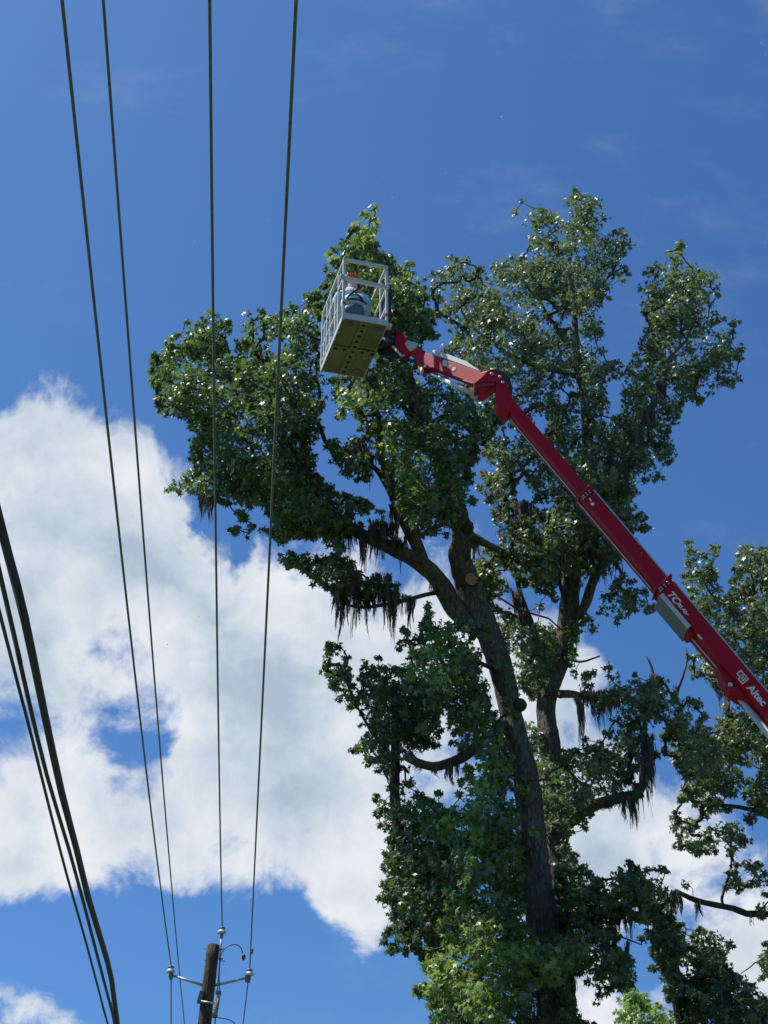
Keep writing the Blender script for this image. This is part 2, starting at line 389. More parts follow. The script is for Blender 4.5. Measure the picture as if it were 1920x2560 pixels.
def make_crown(tree, masses, holes, nodes, mat, dens=1.0, leaf=.078, nparts=0, thick=1.0, clear=(), seed=1, lit_spots=None, gap=.42):
    """masses: (polygon in photo px, Y). Fills each with tufts of star leaves that have real depth, joined by a
    branching twig network grown from the limb nodes."""
    r = np.random.default_rng(seed)
    hole = np.zeros(GXX.shape, bool)
    for h in holes: hole |= inside(h)
    C = []; RAD = []; FR = []
    allm = np.zeros(GXX.shape, bool)
    for poly, Y, *_ in masses: allm |= inside(poly)
    dall = edge_dist(allm & ~hole)
    done = np.zeros(GXX.shape, bool)
    for poly, Y, *again in masses:
        m = inside(poly) & ~hole
        if not again: m &= ~done; done |= m
        if not m.any(): continue
        area = m.sum() * GS * GS
        n = int(area / 315.0 * dens)
        idx = np.flatnonzero(m.ravel()); pick = r.choice(idx, n)
        px = GXX.ravel()[pick] + r.uniform(-GS, GS, n) / 2; py = GYY.ravel()[pick] + r.uniform(-GS, GS, n) / 2
        d = dall.ravel()[pick]
        T = np.minimum(1.7, .95 * np.sqrt(np.maximum(d, 4) / 60.0)) * thick
        t = r.uniform(-1, 1, n); off = np.sign(t) * np.abs(t) ** .75 * T
        if clear and not again:
            for path, cy in clear:
                near = seg_px_dist(px, py, path) < 7
                infront = (Y + off) < cy + .1
                off = np.where(near & infront, np.abs(cy - Y) + .55 + .8 * np.abs(off), off)
        P = np.array([PY(a, b, Y + o) for a, b, o in zip(px, py, off)])
        # lumps: leave out tufts where a 3D wave field is low, so there are gaps and bunches
        k = P * 2.3 + seed * 1.7
        fld = np.sin(k[:, 0] * 1.3 + np.sin(k[:, 1] * 1.1)) * np.sin(k[:, 2] * 1.2 + np.sin(k[:, 0] * .9 + 1)) + .6 * np.sin(k[:, 1] * 2.1 + k[:, 2] * 1.7)
        keep = (fld > -gap * 1.4) | (r.random(n) < .18)
        pxm = np.linalg.norm(P - CAM, axis=1) / FPX
        rad = np.clip(d * .8, 13, 34) * pxm * r.uniform(.8, 1.15, n)
        C.append(P[keep]); RAD.append(rad[keep]); 
        FR.append(np.zeros(keep.sum(), bool) if lit_spots is None else np.array([any(seg_px_dist(a, b, [(q[0], q[1], 0), (q[0] + .1, q[1], 0)]) < q[2] * r.uniform(.45, 1.15) for q in lit_spots) for a, b in zip(px[keep], py[keep])]))
    C = np.concatenate(C); RAD = np.concatenate(RAD); FR = np.concatenate(FR)
    n = len(C)
    # twig network: Prim's tree from the limb nodes outward
    nodes = np.array(nodes)
    dist = np.full(n, 1e9); par = np.full(n, -1); root = np.zeros(n, int)
    for i in range(n):
        dd = np.linalg.norm(nodes - C[i], axis=1); root[i] = dd.argmin(); dist[i] = dd[root[i]] * 1.15
    infree = np.ones(n, bool); order = []
    for _ in range(n):
        i = np.where(infree, dist, 1e9).argmin(); infree[i] = False; order.append(i)
        dd = np.linalg.norm(C - C[i], axis=1)
        up = infree & (dd < dist); dist[up] = dd[up]; par[up] = i
    desc = np.ones(n)
    for i in order[::-1]:
        if par[i] >= 0: desc[par[i]] += desc[i]
    tw = MB()
    for i in order:
        a = C[par[i]] if par[i] >= 0 else nodes[root[i]]
        b = C[i]; l = np.linalg.norm(b - a)
        if l < .02: continue
        ra = .0055 * math.sqrt(min(desc[i], 60)) + .002; rb = .0045 * math.sqrt(max(1, min(desc[i] - 1, 60))) + .0015
        m1 = a + (b - a) * .35 + r.normal(0, .05, 3) * l + np.array((0, 0, -.04 * l)); m2 = a + (b - a) * .7 + r.normal(0, .05, 3) * l
        tw.tube([a, m1, m2, b], [ra, ra * .9, (ra + rb) / 2, rb], 4, cap=False)
    # leaves
    cnt = np.clip((31 * (RAD / .20) ** 1.5), 14, 48).astype(int)
    ci = np.repeat(np.arange(n), cnt); m = len(ci)
    dv = unit(r.normal(0, 1, (m, 3))); rr = RAD[ci] * r.random(m) ** .5
    pos = C[ci] + dv * rr[:, None] * np.array([1, 1, .85])
    up = np.array([0, 0, 1.0])
    nor = unit(up * .30 + dv * .85 + r.normal(0, .60, (m, 3)))
    tip = unit(dv * .6 + r.normal(0, .5, (m, 3)) + np.array([0, 0, -.9]))
    size = leaf * np.clip(r.normal(1.0, .24, m), .45, 1.6)
    # the nearest, largest leaves are parts of their own
    vis = np.linalg.norm(pos - CAM, axis=1)
    part = np.zeros(m, bool)
    if nparts:
        rp = np.array([pj(p) for p in pos]); inv = (rp[:, 0] > 15) & (rp[:, 0] < 1905) & (rp[:, 1] < 2545)
        sc = np.where(inv, size / vis * (np.abs((nor * unit(pos - CAM)).sum(1)) ** .5), 0)
        # keep to the side that faces the viewer
        front = (pos[:, 1] - C[ci][:, 1]) < 0
        part[np.argsort(-sc * np.where(front, 1.0, .9))[:nparts]] = True
        for i in np.flatnonzero(part):
            o = bpy.data.objects.new('leaf', leaf_mesh_one(mat if not FR[ci[i]] else 'leaf_fresh')); COL.objects.link(o)
            x = np.cross(tip[i], nor[i]); x /= np.linalg.norm(x); y = np.cross(nor[i], x)
            mt = Matrix(((x[0], y[0], nor[i][0], pos[i][0]), (x[1], y[1], nor[i][1], pos[i][1]), (x[2], y[2], nor[i][2], pos[i][2]), (0, 0, 0, 1)))
            attach(o, tree); o.matrix_basis = mt @ Matrix.Scale(float(size[i]), 4)
    rest = ~part
    fr = FR[ci]
    a = rest & ~fr; o = leaves_mesh('crown', pos[a], nor[a], tip[a], size[a], mat, tree); o['kind'] = 'stuff'
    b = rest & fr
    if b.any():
        o = leaves_mesh('sunlit_foliage', pos[b], nor[b], tip[b], size[b] * 1.05, 'leaf_fresh', tree); o['kind'] = 'stuff'
    o = tw.build('twigs', 'twig', tree); o['kind'] = 'stuff'
    return m
def pj(P):
    v = np.array(P) - CAM; c, s = math.cos(PITCH), math.sin(PITCH)
    z = v[1] * c + v[2] * s; y = -v[1] * s + v[2] * c
    return 960 + FPX * v[0] / z, 1280 - FPX * y / z, z

def catmull(pts, step):
    pts = [np.array(p, float) for p in pts]; pts = [2 * pts[0] - pts[1]] + pts + [2 * pts[-1] - pts[-2]]
    out = []
    for i in range(1, len(pts) - 2):
        p0, p1, p2, p3 = pts[i - 1:i + 3]; l = np.linalg.norm((p2 - p1)[:3]); k = max(2, int(l / step))
        for j in range(k):
            t = j / k
            out.append(.5 * ((2 * p1) + (-p0 + p2) * t + (2 * p0 - 5 * p1 + 4 * p2 - p3) * t * t + (-p0 + 3 * p1 - 3 * p2 + p3) * t ** 3))
    out.append(pts[-2]); return out
def limb(tree, name, path, mat='bark', sides=14, step=.14, rough=.10, nodes=None, skip=0):
    """path: (px, py, width px, Y)"""
    k4 = []
    for px, py, w, Y in path:
        p = PY(px, py, Y); z = pj(p)[2]; k4.append(np.array([*p, w / FPX * z / 2 * 1.0]))
    c = catmull(k4, step); mb = MB()
    ph = random.uniform(0, 9)
    n = len(c); V = []; F = []; prev = None
    for i, q in enumerate(c):
        p = q[:3]; rad = max(q[3], .006)
        t = c[min(i + 1, n - 1)][:3] - c[max(i - 1, 0)][:3]; t /= np.linalg.norm(t) + 1e-9
        if prev is None: x = np.cross(t, (1., .2, 0))
        else: x = prev - t * np.dot(prev, t)
        x /= np.linalg.norm(x); prev = x; y = np.cross(t, x); s = i * step
        for j in range(sides):
            an = 2 * math.pi * j / sides
            f = 1 + rough * (.5 * math.sin(an * 3 + s * .9 + ph) + .5 * math.sin(an * 5 - s * 1.7 + ph * 2) + random.uniform(-.55, .55)) + rough * .8 * math.sin(s * 2.3 + ph) * math.sin(an + ph)
            V.append(p + (x * math.cos(an) + y * math.sin(an)) * rad * f)
    for i in range(n - 1):
        for j in range(sides):
            j2 = (j + 1) % sides; F.append((i * sides + j, i * sides + j2, (i + 1) * sides + j2, (i + 1) * sides + j))
    F.append(tuple(range(sides))[::-1]); F.append(tuple(range((n - 1) * sides, n * sides)))
    o = mb.add(V, F).build(name, mat, tree, smooth=True)
    if nodes is not None:
        for q in c[skip::2]: nodes.append(q[:3])
    return o

# ------------------------------------------------------------------ trees
MOSS = []            # (px, py, width px, length px, Y, strands)
# --- tree A: the big sweetgum being cut
TA = empty('sweetgum_tree', PY(1490, 4151, 20), 'big mossy sweetgum with a pale sawn limb scar, being cut from the basket', 'tree', 'mossy trees')
nA = []
trunkA = [(1492, 4180, 130, 20), (1462, 3600, 112, 20), (1425, 3000, 98, 20), (1392, 2560, 86, 20), (1366, 2350, 84, 20), (1343, 2207, 82, 20), (1328, 2054, 68, 20),
          (1312, 1940, 64, 20), (1284, 1820, 54, 20), (1257, 1690, 58, 20), (1222, 1590, 60, 20), (1190, 1520, 66, 19.9), (1166, 1450, 62, 19.8), (1150, 1390, 52, 19.6),
          (1156, 1320, 47, 19.4), (1118, 1200, 44, 19.0), (1062, 1075, 40, 18.6), (1022, 955, 36, 18.2), (982, 860, 30, 17.9), (925, 765, 24, 17.6), (887, 672, 17, 17.4), (867, 603, 11, 17.3)]
limb(TA, 'trunk', trunkA, 'bark', 30, .06, .12, nA, 90)
limbsA = [
    [(1195, 1575, 50, 20), (1141, 1525, 50, 19.9), (1095, 1447, 46, 19.8), (1049, 1405, 40, 19.7), (972, 1366, 34, 19.5), (900, 1333, 30, 19.4), (835, 1286, 27, 19.3), (792, 1221, 24, 19.2), (758, 1158, 21, 19.1), (705, 1105, 17, 19.0), (637, 1040, 12, 18.9), (590, 1000, 9, 18.9)],
    [(1060, 1420, 34, 19.75), (1040, 1359, 32, 19.6), (1006, 1296, 28, 19.4), (984, 1242, 22, 19.3), (960, 1199, 17, 19.2), (936, 1169, 13, 19.1), (890, 1140, 10, 19.0), (830, 1110, 7, 18.9)],
    [(984, 1250, 20, 19.3), (975, 1180, 16, 19.1), (950, 1120, 12, 18.9), (930, 1060, 10, 18.8)],
    [(1100, 1480, 12, 19.8), (1062, 1488, 11, 19.6), (1010, 1502, 10, 19.5), (950, 1514, 9, 19.4), (890, 1518, 7, 19.3), (840, 1500, 5, 19.3)],
    [(758, 1165, 14, 19.1), (700, 1160, 12, 18.9), (640, 1170, 9, 18.8), (570, 1190, 6, 18.7), (500, 1205, 4, 18.6)],
    [(724, 1124, 13, 19.0), (690, 1020, 12, 19.2), (660, 930, 9, 19.3), (650, 860, 6, 19.3)],
    [(637, 1040, 10, 18.9), (560, 1000, 8, 19.0), (500, 960, 6, 19.1), (450, 930, 4, 19.1)],
    [(600, 1008, 8, 18.9), (560, 920, 7, 18.9), (520, 850, 5, 18.9)],
    [(1286, 1782, 46, 20.05), (1252, 1822, 34, 19.95), (1215, 1850, 29, 19.8), (1161, 1890, 26, 19.6), (1116, 1909, 24, 19.4), (1079, 1916, 23, 19.2), (1042, 1906, 21, 19.0), (1010, 1890, 18, 18.9)],
    [(1170, 1335, 24, 19.5), (1208, 1357, 20, 19.5), (1240, 1372, 18, 19.6), (1275, 1390, 15, 19.8), (1310, 1405, 8, 20.0)],
    [(1385, 2300, 30, 20), (1440, 2296, 28, 19.9), (1522, 2282, 27, 19.8), (1590, 2248, 24, 19.7), (1630, 2205, 15, 19.6)],
    [(1040, 1075, 18, 18.7), (1000, 1000, 12, 18.2), (960, 960, 8, 18.0)],
    [(1330, 2130, 14, 19.9), (1240, 2100, 12, 19.0), (1150, 2080, 9, 18.3), (1090, 2060, 6, 18.0)],
    [(1360, 2400, 14, 19.9), (1270, 2360, 12, 19.0), (1180, 2330, 9, 18.3), (1110, 2310, 6, 18.0)],
    [(1250, 1680, 12, 19.9), (1180, 1650, 10, 19.2), (1110, 1640, 8, 18.6)],
    [(806, 800, 26, 17.5), (793, 765, 25, 17.4), (783, 738, 22, 17.35), (781, 733, 14, 17.34)],
    [(935, 780, 20, 17.6), (870, 800, 24, 17.5), (800, 780, 30, 17.5)],
    [(1062, 1075, 16, 18.6), (1120, 1040, 11, 18.0), (1180, 1080, 7, 17.8)],
    [(900, 700, 9, 17.4), (915, 620, 7, 17.3), (925, 545, 4, 17.3)],
]
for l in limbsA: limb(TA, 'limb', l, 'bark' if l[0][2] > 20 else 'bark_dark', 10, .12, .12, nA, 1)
# sawn limb stub with a fresh face, the knob below it and the burl
sc = PY(1178, 1448, 19.56); sd = np.array((.28, -.88, -.25)); sd /= np.linalg.norm(sd)
MB().lathe(sc - sd * .25, sd, [(.16, 0), (.135, .12), (.106, .22), (.098, .25)], 18).build('sawn_stub', 'bark', TA, smooth=False)
MB().lathe(sc + sd * .001, sd, [(.099, 0), (.097, .004), (.03, .006)], 22).build('sawn_face', 'wood_cut', TA)
MB().lathe(PY(1168, 1318, 19.32), (.5, -.3, .8), [(.05, -.13), (.10, -.09), (.115, 0), (.095, .06), (.07, .075), (.06, .10), (.02, .105)], 12).build('knob', 'bark_dark', TA, smooth=True)
MB().lathe(PY(1301, 1762, 19.85), (.8, -.6, .3), [(.02, -.11), (.07, -.09), (.10, -.045), (.108, .0), (.095, .045), (.065, .08), (.02, .095)], 11).build('burl', 'bark_dark', TA, smooth=True)
MB().lathe(PY(866, 602, 17.3), (-.1, 0, 1), [(.033, -.01), (.033, .012), (.01, .014)], 12).build('sawn_face', 'wood_cut', TA)
massA = [
    # left crown
    ([(370, 937), (380, 883), (419, 855), (425, 837), (461, 834), (454, 795), (470, 785), (489, 804), (495, 783), (528, 771), (543, 801), (561, 822), (567, 792), (600, 795), (627, 786), (639, 801), (633, 834), (651, 877),
      (654, 825), (644, 774), (690, 777), (721, 762), (757, 774), (764, 760), (764, 715), (780, 730), (800, 790), (800, 930), (815, 950), (820, 1000), (800, 1028), (820, 1060), (790, 1100), (787, 1134), (800, 1180), (830, 1210), (880, 1235), (925, 1265), (935, 1300), (900, 1330), (850, 1340), (870, 1400), (835, 1443), (811, 1457), (768, 1442), (724, 1428), (702, 1418), (705, 1399),
      (740, 1390), (750, 1350), (734, 1346), (695, 1356), (666, 1317), (637, 1317), (618, 1341), (589, 1356), (572, 1322), (589, 1288), (637, 1274), (608, 1259), (575, 1264), (541, 1254), (502, 1254), (464, 1271), (447, 1254), (459, 1235), (420, 1233), (404, 1221), (435, 1192), (488, 1172), (469, 1148), (478, 1134), (464, 1100), (474, 1066), (435, 1047), (396, 1042), (389, 1004), (400, 985), (382, 970)], 19.0),
    # above and behind the basket
    ([(802, 632), (824, 615), (841, 642), (845, 595), (861, 581), (860, 551), (875, 558), (899, 547), (902, 517), (939, 507), (951, 537), (946, 581), (949, 598), (939, 622), (956, 628), (986, 649), (983, 672), (1007, 662), (1037, 652), (1040, 682), (1057, 696), (1070, 740), (1085, 800), (1095, 850), (1040, 880), (960, 880), (900, 850), (850, 850), (806, 800), (815, 690)], 17.4),
    # centre, over the trunk
    ([(815, 940), (900, 920), (1000, 870), (1060, 900), (1160, 980), (1240, 1000), (1265, 1050), (1225, 1085), (1195, 1135), (1180, 1200), (1188, 1250), (1160, 1270), (1140, 1330), (1100, 1340), (1040, 1330), (1000, 1290), (980, 1230), (950, 1150), (910, 1090), (890, 1040), (850, 1045), (830, 1000)], 17.9),
    # left of the trunk, bright spray
    ([(986, 1593), (1004, 1567), (1042, 1578), (1057, 1556), (1042, 1511), (1079, 1511), (1116, 1549), (1154, 1556), (1190, 1600), (1215, 1680), (1232, 1762), (1262, 1874), (1285, 1986), (1298, 2098), (1320, 2200), (1280, 2240), (1240, 2190), (1150, 2100), (1139, 2020), (1142, 1975), (1161, 1911), (1154, 1874), (1090, 1850), (1020, 1830), (1000, 1740), (997, 1642)], 18.9),
    # lower left bank
    ([(1040, 2010), (1068, 1994), (1090, 1971), (1113, 2016), (1154, 2020), (1220, 2100), (1300, 2240), (1330, 2330), (1370, 2360), (1445, 2350), (1453, 2400), (1430, 2440), (1400, 2460), (1320, 2470), (1300, 2640), (1078, 2640), (1072, 2515), (1032, 2478), (1054, 2441), (1060, 2404), (1100, 2330), (1112, 2260), (1085, 2200), (1062, 2120)], 18.6),
    # right of the trunk, low
    ([(1384, 2120), (1422, 2120), (1456, 2137), (1463, 2172), (1494, 2192), (1518, 2185), (1535, 2155), (1563, 2144), (1590, 2155), (1618, 2179), (1625, 2151), (1642, 2137), (1659, 2155), (1673, 2185), (1666, 2206), (1676, 2223), (1608, 2261), (1618, 2295), (1590, 2319), (1553, 2309), (1522, 2302), (1546, 2343), (1553, 2378), (1590, 2412), (1594, 2453), (1570, 2470), (1529, 2481), (1487, 2505), (1477, 2464), (1463, 2440), (1430, 2440), (1400, 2300), (1390, 2200)], 19.9),
    ([(570, 1200), (760, 1180), (850, 1290), (870, 1340), (760, 1350), (690, 1352), (640, 1312), (600, 1300)], 19.5, True),
    ([(700, 1395), (740, 1385), (830, 1390), (880, 1400), (900, 1440), (1000, 1450), (1020, 1480), (900, 1500), (840, 1480), (790, 1452), (715, 1425)], 19.5, True),
    ([(820, 1105), (860, 1090), (905, 1100), (930, 1140), (945, 1195), (920, 1208), (870, 1202), (835, 1172)], 18.8, True),
    ([(800, 1218), (850, 1225), (900, 1235), (945, 1262), (965, 1310), (900, 1325), (840, 1285)], 19.6, True),
    ([(1270, 2345), (1350, 2340), (1450, 2345), (1455, 2405), (1420, 2445), (1340, 2440), (1280, 2420)], 19.1, True),
    ([(1280, 1945), (1322, 1940), (1332, 1990), (1295, 2000)], 19.3, True), ([(1395, 1880), (1425, 1870), (1430, 1930), (1400, 1940)], 19.6, True), ([(1225, 1660), (1262, 1650), (1275, 1710), (1240, 1720)], 19.4, True), ([(1390, 2440), (1430, 2440), (1440, 2560), (1400, 2580)], 19.5, True), ([(1300, 2470), (1350, 2460), (1360, 2540), (1320, 2600)], 19.4, True), ([(1160, 1540), (1200, 1545), (1195, 1600), (1165, 1590)], 19.3, True), ([(1315, 2065), (1345, 2060), (1350, 2095), (1325, 2100)], 19.3, True),
    ([(1195, 1560), (1240, 1570), (1250, 1640), (1215, 1650)], 19.2, True), ([(1250, 1730), (1285, 1740), (1300, 1800), (1265, 1800)], 19.3, True),
    ([(1240, 1790), (1270, 1880), (1298, 2040), (1318, 2200), (1290, 2220), (1255, 2020), (1228, 1850)], 19.35, True),
    ([(770, 720), (800, 720), (806, 790), (775, 790), (762, 755)], 17.3, True),
    ([(862, 555), (898, 548), (904, 520), (938, 508), (950, 538), (945, 600), (935, 640), (870, 645), (848, 600)], 17.2, True),
    ([(1185, 1390), (1235, 1380), (1240, 1440), (1215, 1500), (1192, 1470)], 19.9, True), ([(1405, 1560), (1450, 1540), (1450, 1620), (1420, 1650)], 20.9, True),
    ([(965, 650), (1030, 670), (1060, 740), (1080, 840), (980, 860), (955, 710)], 17.0, True),
    ([(1000, 1230), (1110, 1240), (1160, 1280), (1130, 1330), (1060, 1340), (1010, 1310)], 18.4, True),
    ([(1405, 2470), (1432, 2498), (1453, 2536), (1500, 2570), (1500, 2660), (1400, 2660)], 19.6),
]
holesA = [
    [(801, 1028), (825, 1020), (850, 1050), (862, 1085), (830, 1072), (812, 1062)],
    [(785, 1132), (805, 1135), (822, 1165), (840, 1195), (875, 1208), (925, 1212), (955, 1230), (978, 1290), (960, 1280), (935, 1245), (880, 1228), (835, 1222), (805, 1190)],
    [(640, 838), (655, 835), (657, 880), (645, 872)], [(1085, 1830), (1110, 1800), (1130, 1830), (1110, 1860)], [(1020, 1880), (1045, 1870), (1050, 1900), (1025, 1905)], [(1085, 1885), (1108, 1880), (1108, 1905), (1085, 1905)],
    [(590, 1275), (640, 1270), (680, 1290), (640, 1312)], [(740, 1352), (800, 1350), (840, 1385), (800, 1392), (750, 1388)],
    [(1030, 1600), (1046, 1596), (1044, 1620), (1034, 1625)], [(880, 1300), (905, 1290), (915, 1310), (890, 1318)],
    [(560, 830), (570, 840), (585, 880), (575, 890)],
]
clearA = [([(1330, 2110, 60), (1343, 2207, 70), (1362, 2330, 72)], 19.8), ([(1257, 1690, 50), (1284, 1820, 50), (1312, 1940, 56), (1328, 2054, 60)], 19.8),
          ([(1150, 1390, 60), (1166, 1450, 60), (1190, 1520, 66), (1222, 1590, 60), (1257, 1690, 50)], 19.6), ([(1020, 955, 20), (1062, 1075, 20)], 18.3),
          ([(1141, 1525, 40), (1095, 1447, 40), (1049, 1405, 36), (972, 1366, 26), (900, 1333, 20)], 19.5), ([(1156, 1320, 40), (1150, 1390, 50)], 19.2),
          ([(1378, 2480, 60), (1392, 2560, 70)], 19.8), ([(835, 1286, 10), (758, 1158, 10)], 19.0)]
sunlitA = [(1090, 1640, 75), (1130, 1590, 50), (1180, 1960, 60), (1160, 2040, 70), (1240, 1900, 40), (1200, 2110, 60), (1130, 2320, 90), (1100, 2450, 95), (1230, 2400, 60), (1340, 2410, 70), (930, 580, 75), (822, 640, 28), (1015, 690, 45), (890, 1010, 40), (960, 1120, 50), (1010, 1180, 40), (1290, 1990, 34), (1300, 2130, 30), (1252, 1840, 25), (1200, 2520, 70), (1330, 2080, 20)]  # discs where leaves take the brighter colour that stands for sunlight
make_crown(TA, massA, holesA, nA, 'leaf', dens=1.12, leaf=.061, nparts=300, clear=clearA, seed=3, lit_spots=sunlitA, gap=.40)

# --- tree F: slender tree whose dark crown stands left of the big trunk
TF = empty('slender_tree', PY(1190, 4100, 21), 'slender dark tree left of the big trunk, bare stem showing between two leaf masses', 'tree', 'mossy trees')
nF = []
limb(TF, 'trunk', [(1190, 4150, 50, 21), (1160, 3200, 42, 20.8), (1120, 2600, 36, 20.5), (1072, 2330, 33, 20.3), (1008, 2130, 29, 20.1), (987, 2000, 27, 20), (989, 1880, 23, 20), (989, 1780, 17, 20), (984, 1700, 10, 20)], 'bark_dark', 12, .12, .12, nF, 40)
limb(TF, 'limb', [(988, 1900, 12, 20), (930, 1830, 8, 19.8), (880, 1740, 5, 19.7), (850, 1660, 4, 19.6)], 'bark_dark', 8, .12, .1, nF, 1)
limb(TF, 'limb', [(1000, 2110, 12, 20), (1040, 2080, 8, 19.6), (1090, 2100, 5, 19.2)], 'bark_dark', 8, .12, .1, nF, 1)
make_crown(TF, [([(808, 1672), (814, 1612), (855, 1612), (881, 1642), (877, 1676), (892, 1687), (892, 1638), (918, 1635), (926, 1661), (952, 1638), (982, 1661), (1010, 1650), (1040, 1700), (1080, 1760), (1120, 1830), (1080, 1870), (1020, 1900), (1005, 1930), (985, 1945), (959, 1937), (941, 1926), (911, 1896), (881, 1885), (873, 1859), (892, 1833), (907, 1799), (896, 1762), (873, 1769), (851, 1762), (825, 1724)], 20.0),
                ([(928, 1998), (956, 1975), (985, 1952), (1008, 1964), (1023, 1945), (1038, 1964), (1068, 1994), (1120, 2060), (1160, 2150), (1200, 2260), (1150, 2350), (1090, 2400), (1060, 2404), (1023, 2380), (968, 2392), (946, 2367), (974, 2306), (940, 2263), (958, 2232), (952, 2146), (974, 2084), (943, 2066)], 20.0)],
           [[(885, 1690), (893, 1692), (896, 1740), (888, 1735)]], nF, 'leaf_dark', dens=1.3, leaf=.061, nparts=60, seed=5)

# --- tree B: the taller sweetgum behind
TB = empty('sweetgum_tree', PY(1500, 4060, 21.6), 'tall sweetgum with a forked grey stem behind the red boom, its crown reaching highest', 'tree', 'mossy trees')
nB = []
limb(TB, 'trunk', [(1500, 4100, 100, 21.6), (1450, 3200, 80, 21.6), (1408, 2560, 66, 21.6), (1396, 2300, 60, 21.6), (1388, 2130, 56, 21.6), (1386, 1980, 54, 21.6), (1380, 1875, 52, 21.6), (1366, 1779, 48, 21.6), (1376, 1706, 50, 21.5), (1402, 1640, 46, 21.4), (1418, 1550, 48, 21.3), (1426, 1489, 46, 21.2),
                  (1436, 1420, 40, 21.1), (1446, 1330, 34, 21), (1462, 1230, 30, 21), (1470, 1130, 27, 21), (1464, 1020, 24, 21), (1452, 930, 21, 20.9), (1441, 870, 18, 20.9), (1435, 764, 13, 20.8), (1424, 690, 9, 20.8), (1430, 600, 6, 20.7), (1445, 520, 4, 20.7)], 'bark', 18, .09, .09, nB, 70)
limbsB = [
    [(1430, 1560, 22, 21.3), (1462, 1515, 24, 21.1), (1482, 1455, 24, 20.9), (1515, 1385, 22, 20.6), (1545, 1290, 20, 20.4), (1558, 1196, 21, 20.2), (1574, 1113, 23, 20.1), (1600, 1066, 20, 20.1), (1638, 1002, 18, 20.1), (1656, 947, 14, 20.1), (1680, 888, 10, 20.1), (1716, 850, 7, 20.1), (1735, 800, 5, 20.1)],
    [(1540, 1310, 18, 20.5), (1536, 1220, 16, 20.6), (1520, 1140, 14, 20.7), (1494, 1080, 12, 20.8), (1470, 1020, 9, 20.8), (1440, 940, 6, 20.7)],
    [(1452, 945, 14, 20.9), (1400, 930, 12, 20.5), (1340, 915, 11, 20.3), (1277, 889, 10, 20.1), (1238, 862, 8, 20.0), (1185, 822, 6, 19.9), (1150, 770, 4, 19.9)],
    [(1441, 880, 11, 20.9), (1400, 830, 8, 20.8), (1360, 770, 6, 20.7), (1330, 700, 4, 20.7)],
    [(1438, 800, 9, 20.8), (1480, 740, 7, 20.7), (1530, 680, 5, 20.7), (1560, 620, 3, 20.7)],
    [(1656, 950, 9, 20.1), (1720, 940, 7, 20.0), (1780, 910, 5, 19.9), (1830, 870, 3, 19.9)],
    [(1700, 868, 6, 20.1), (1705, 780, 5, 20.1), (1710, 680, 3, 20.1)],
    [(1400, 1735, 22, 21.4), (1430, 1735, 19, 21.0), (1470, 1742, 17, 20.6), (1520, 1735, 14, 20.3), (1580, 1750, 11, 20.1), (1650, 1790, 9, 20.0), (1700, 1850, 6, 20)],
    [(1380, 2075, 36, 21.5), (1420, 2055, 34, 21.2), (1460, 2024, 32, 20.8), (1505, 2004, 27, 20.5), (1560, 1990, 24, 20.3), (1600, 1975, 20, 20.2), (1618, 1920, 16, 20.1), (1612, 1850, 12, 20.1), (1590, 1790, 8, 20)],
    [(1376, 1700, 16, 21.5), (1350, 1620, 18, 21.1), (1325, 1550, 16, 20.8), (1302, 1490, 13, 20.6), (1290, 1440, 9, 20.5)],
    [(1430, 1470, 18, 21.1), (1400, 1400, 14, 20.9), (1340, 1330, 12, 20.6), (1280, 1270, 14, 20.4), (1240, 1220, 10, 20.3)],
    [(1405, 1640, 8, 21.3), (1450, 1655, 6, 21), (1500, 1640, 4, 20.8)],
    [(1425, 1530, 12, 21.2), (1402, 1470, 10, 21), (1396, 1420, 8, 21)],
]
for l in limbsB: limb(TB, 'limb', l, 'bark' if l[0][2] > 17 else 'bark_dark', 10, .12, .12, nB, 1)
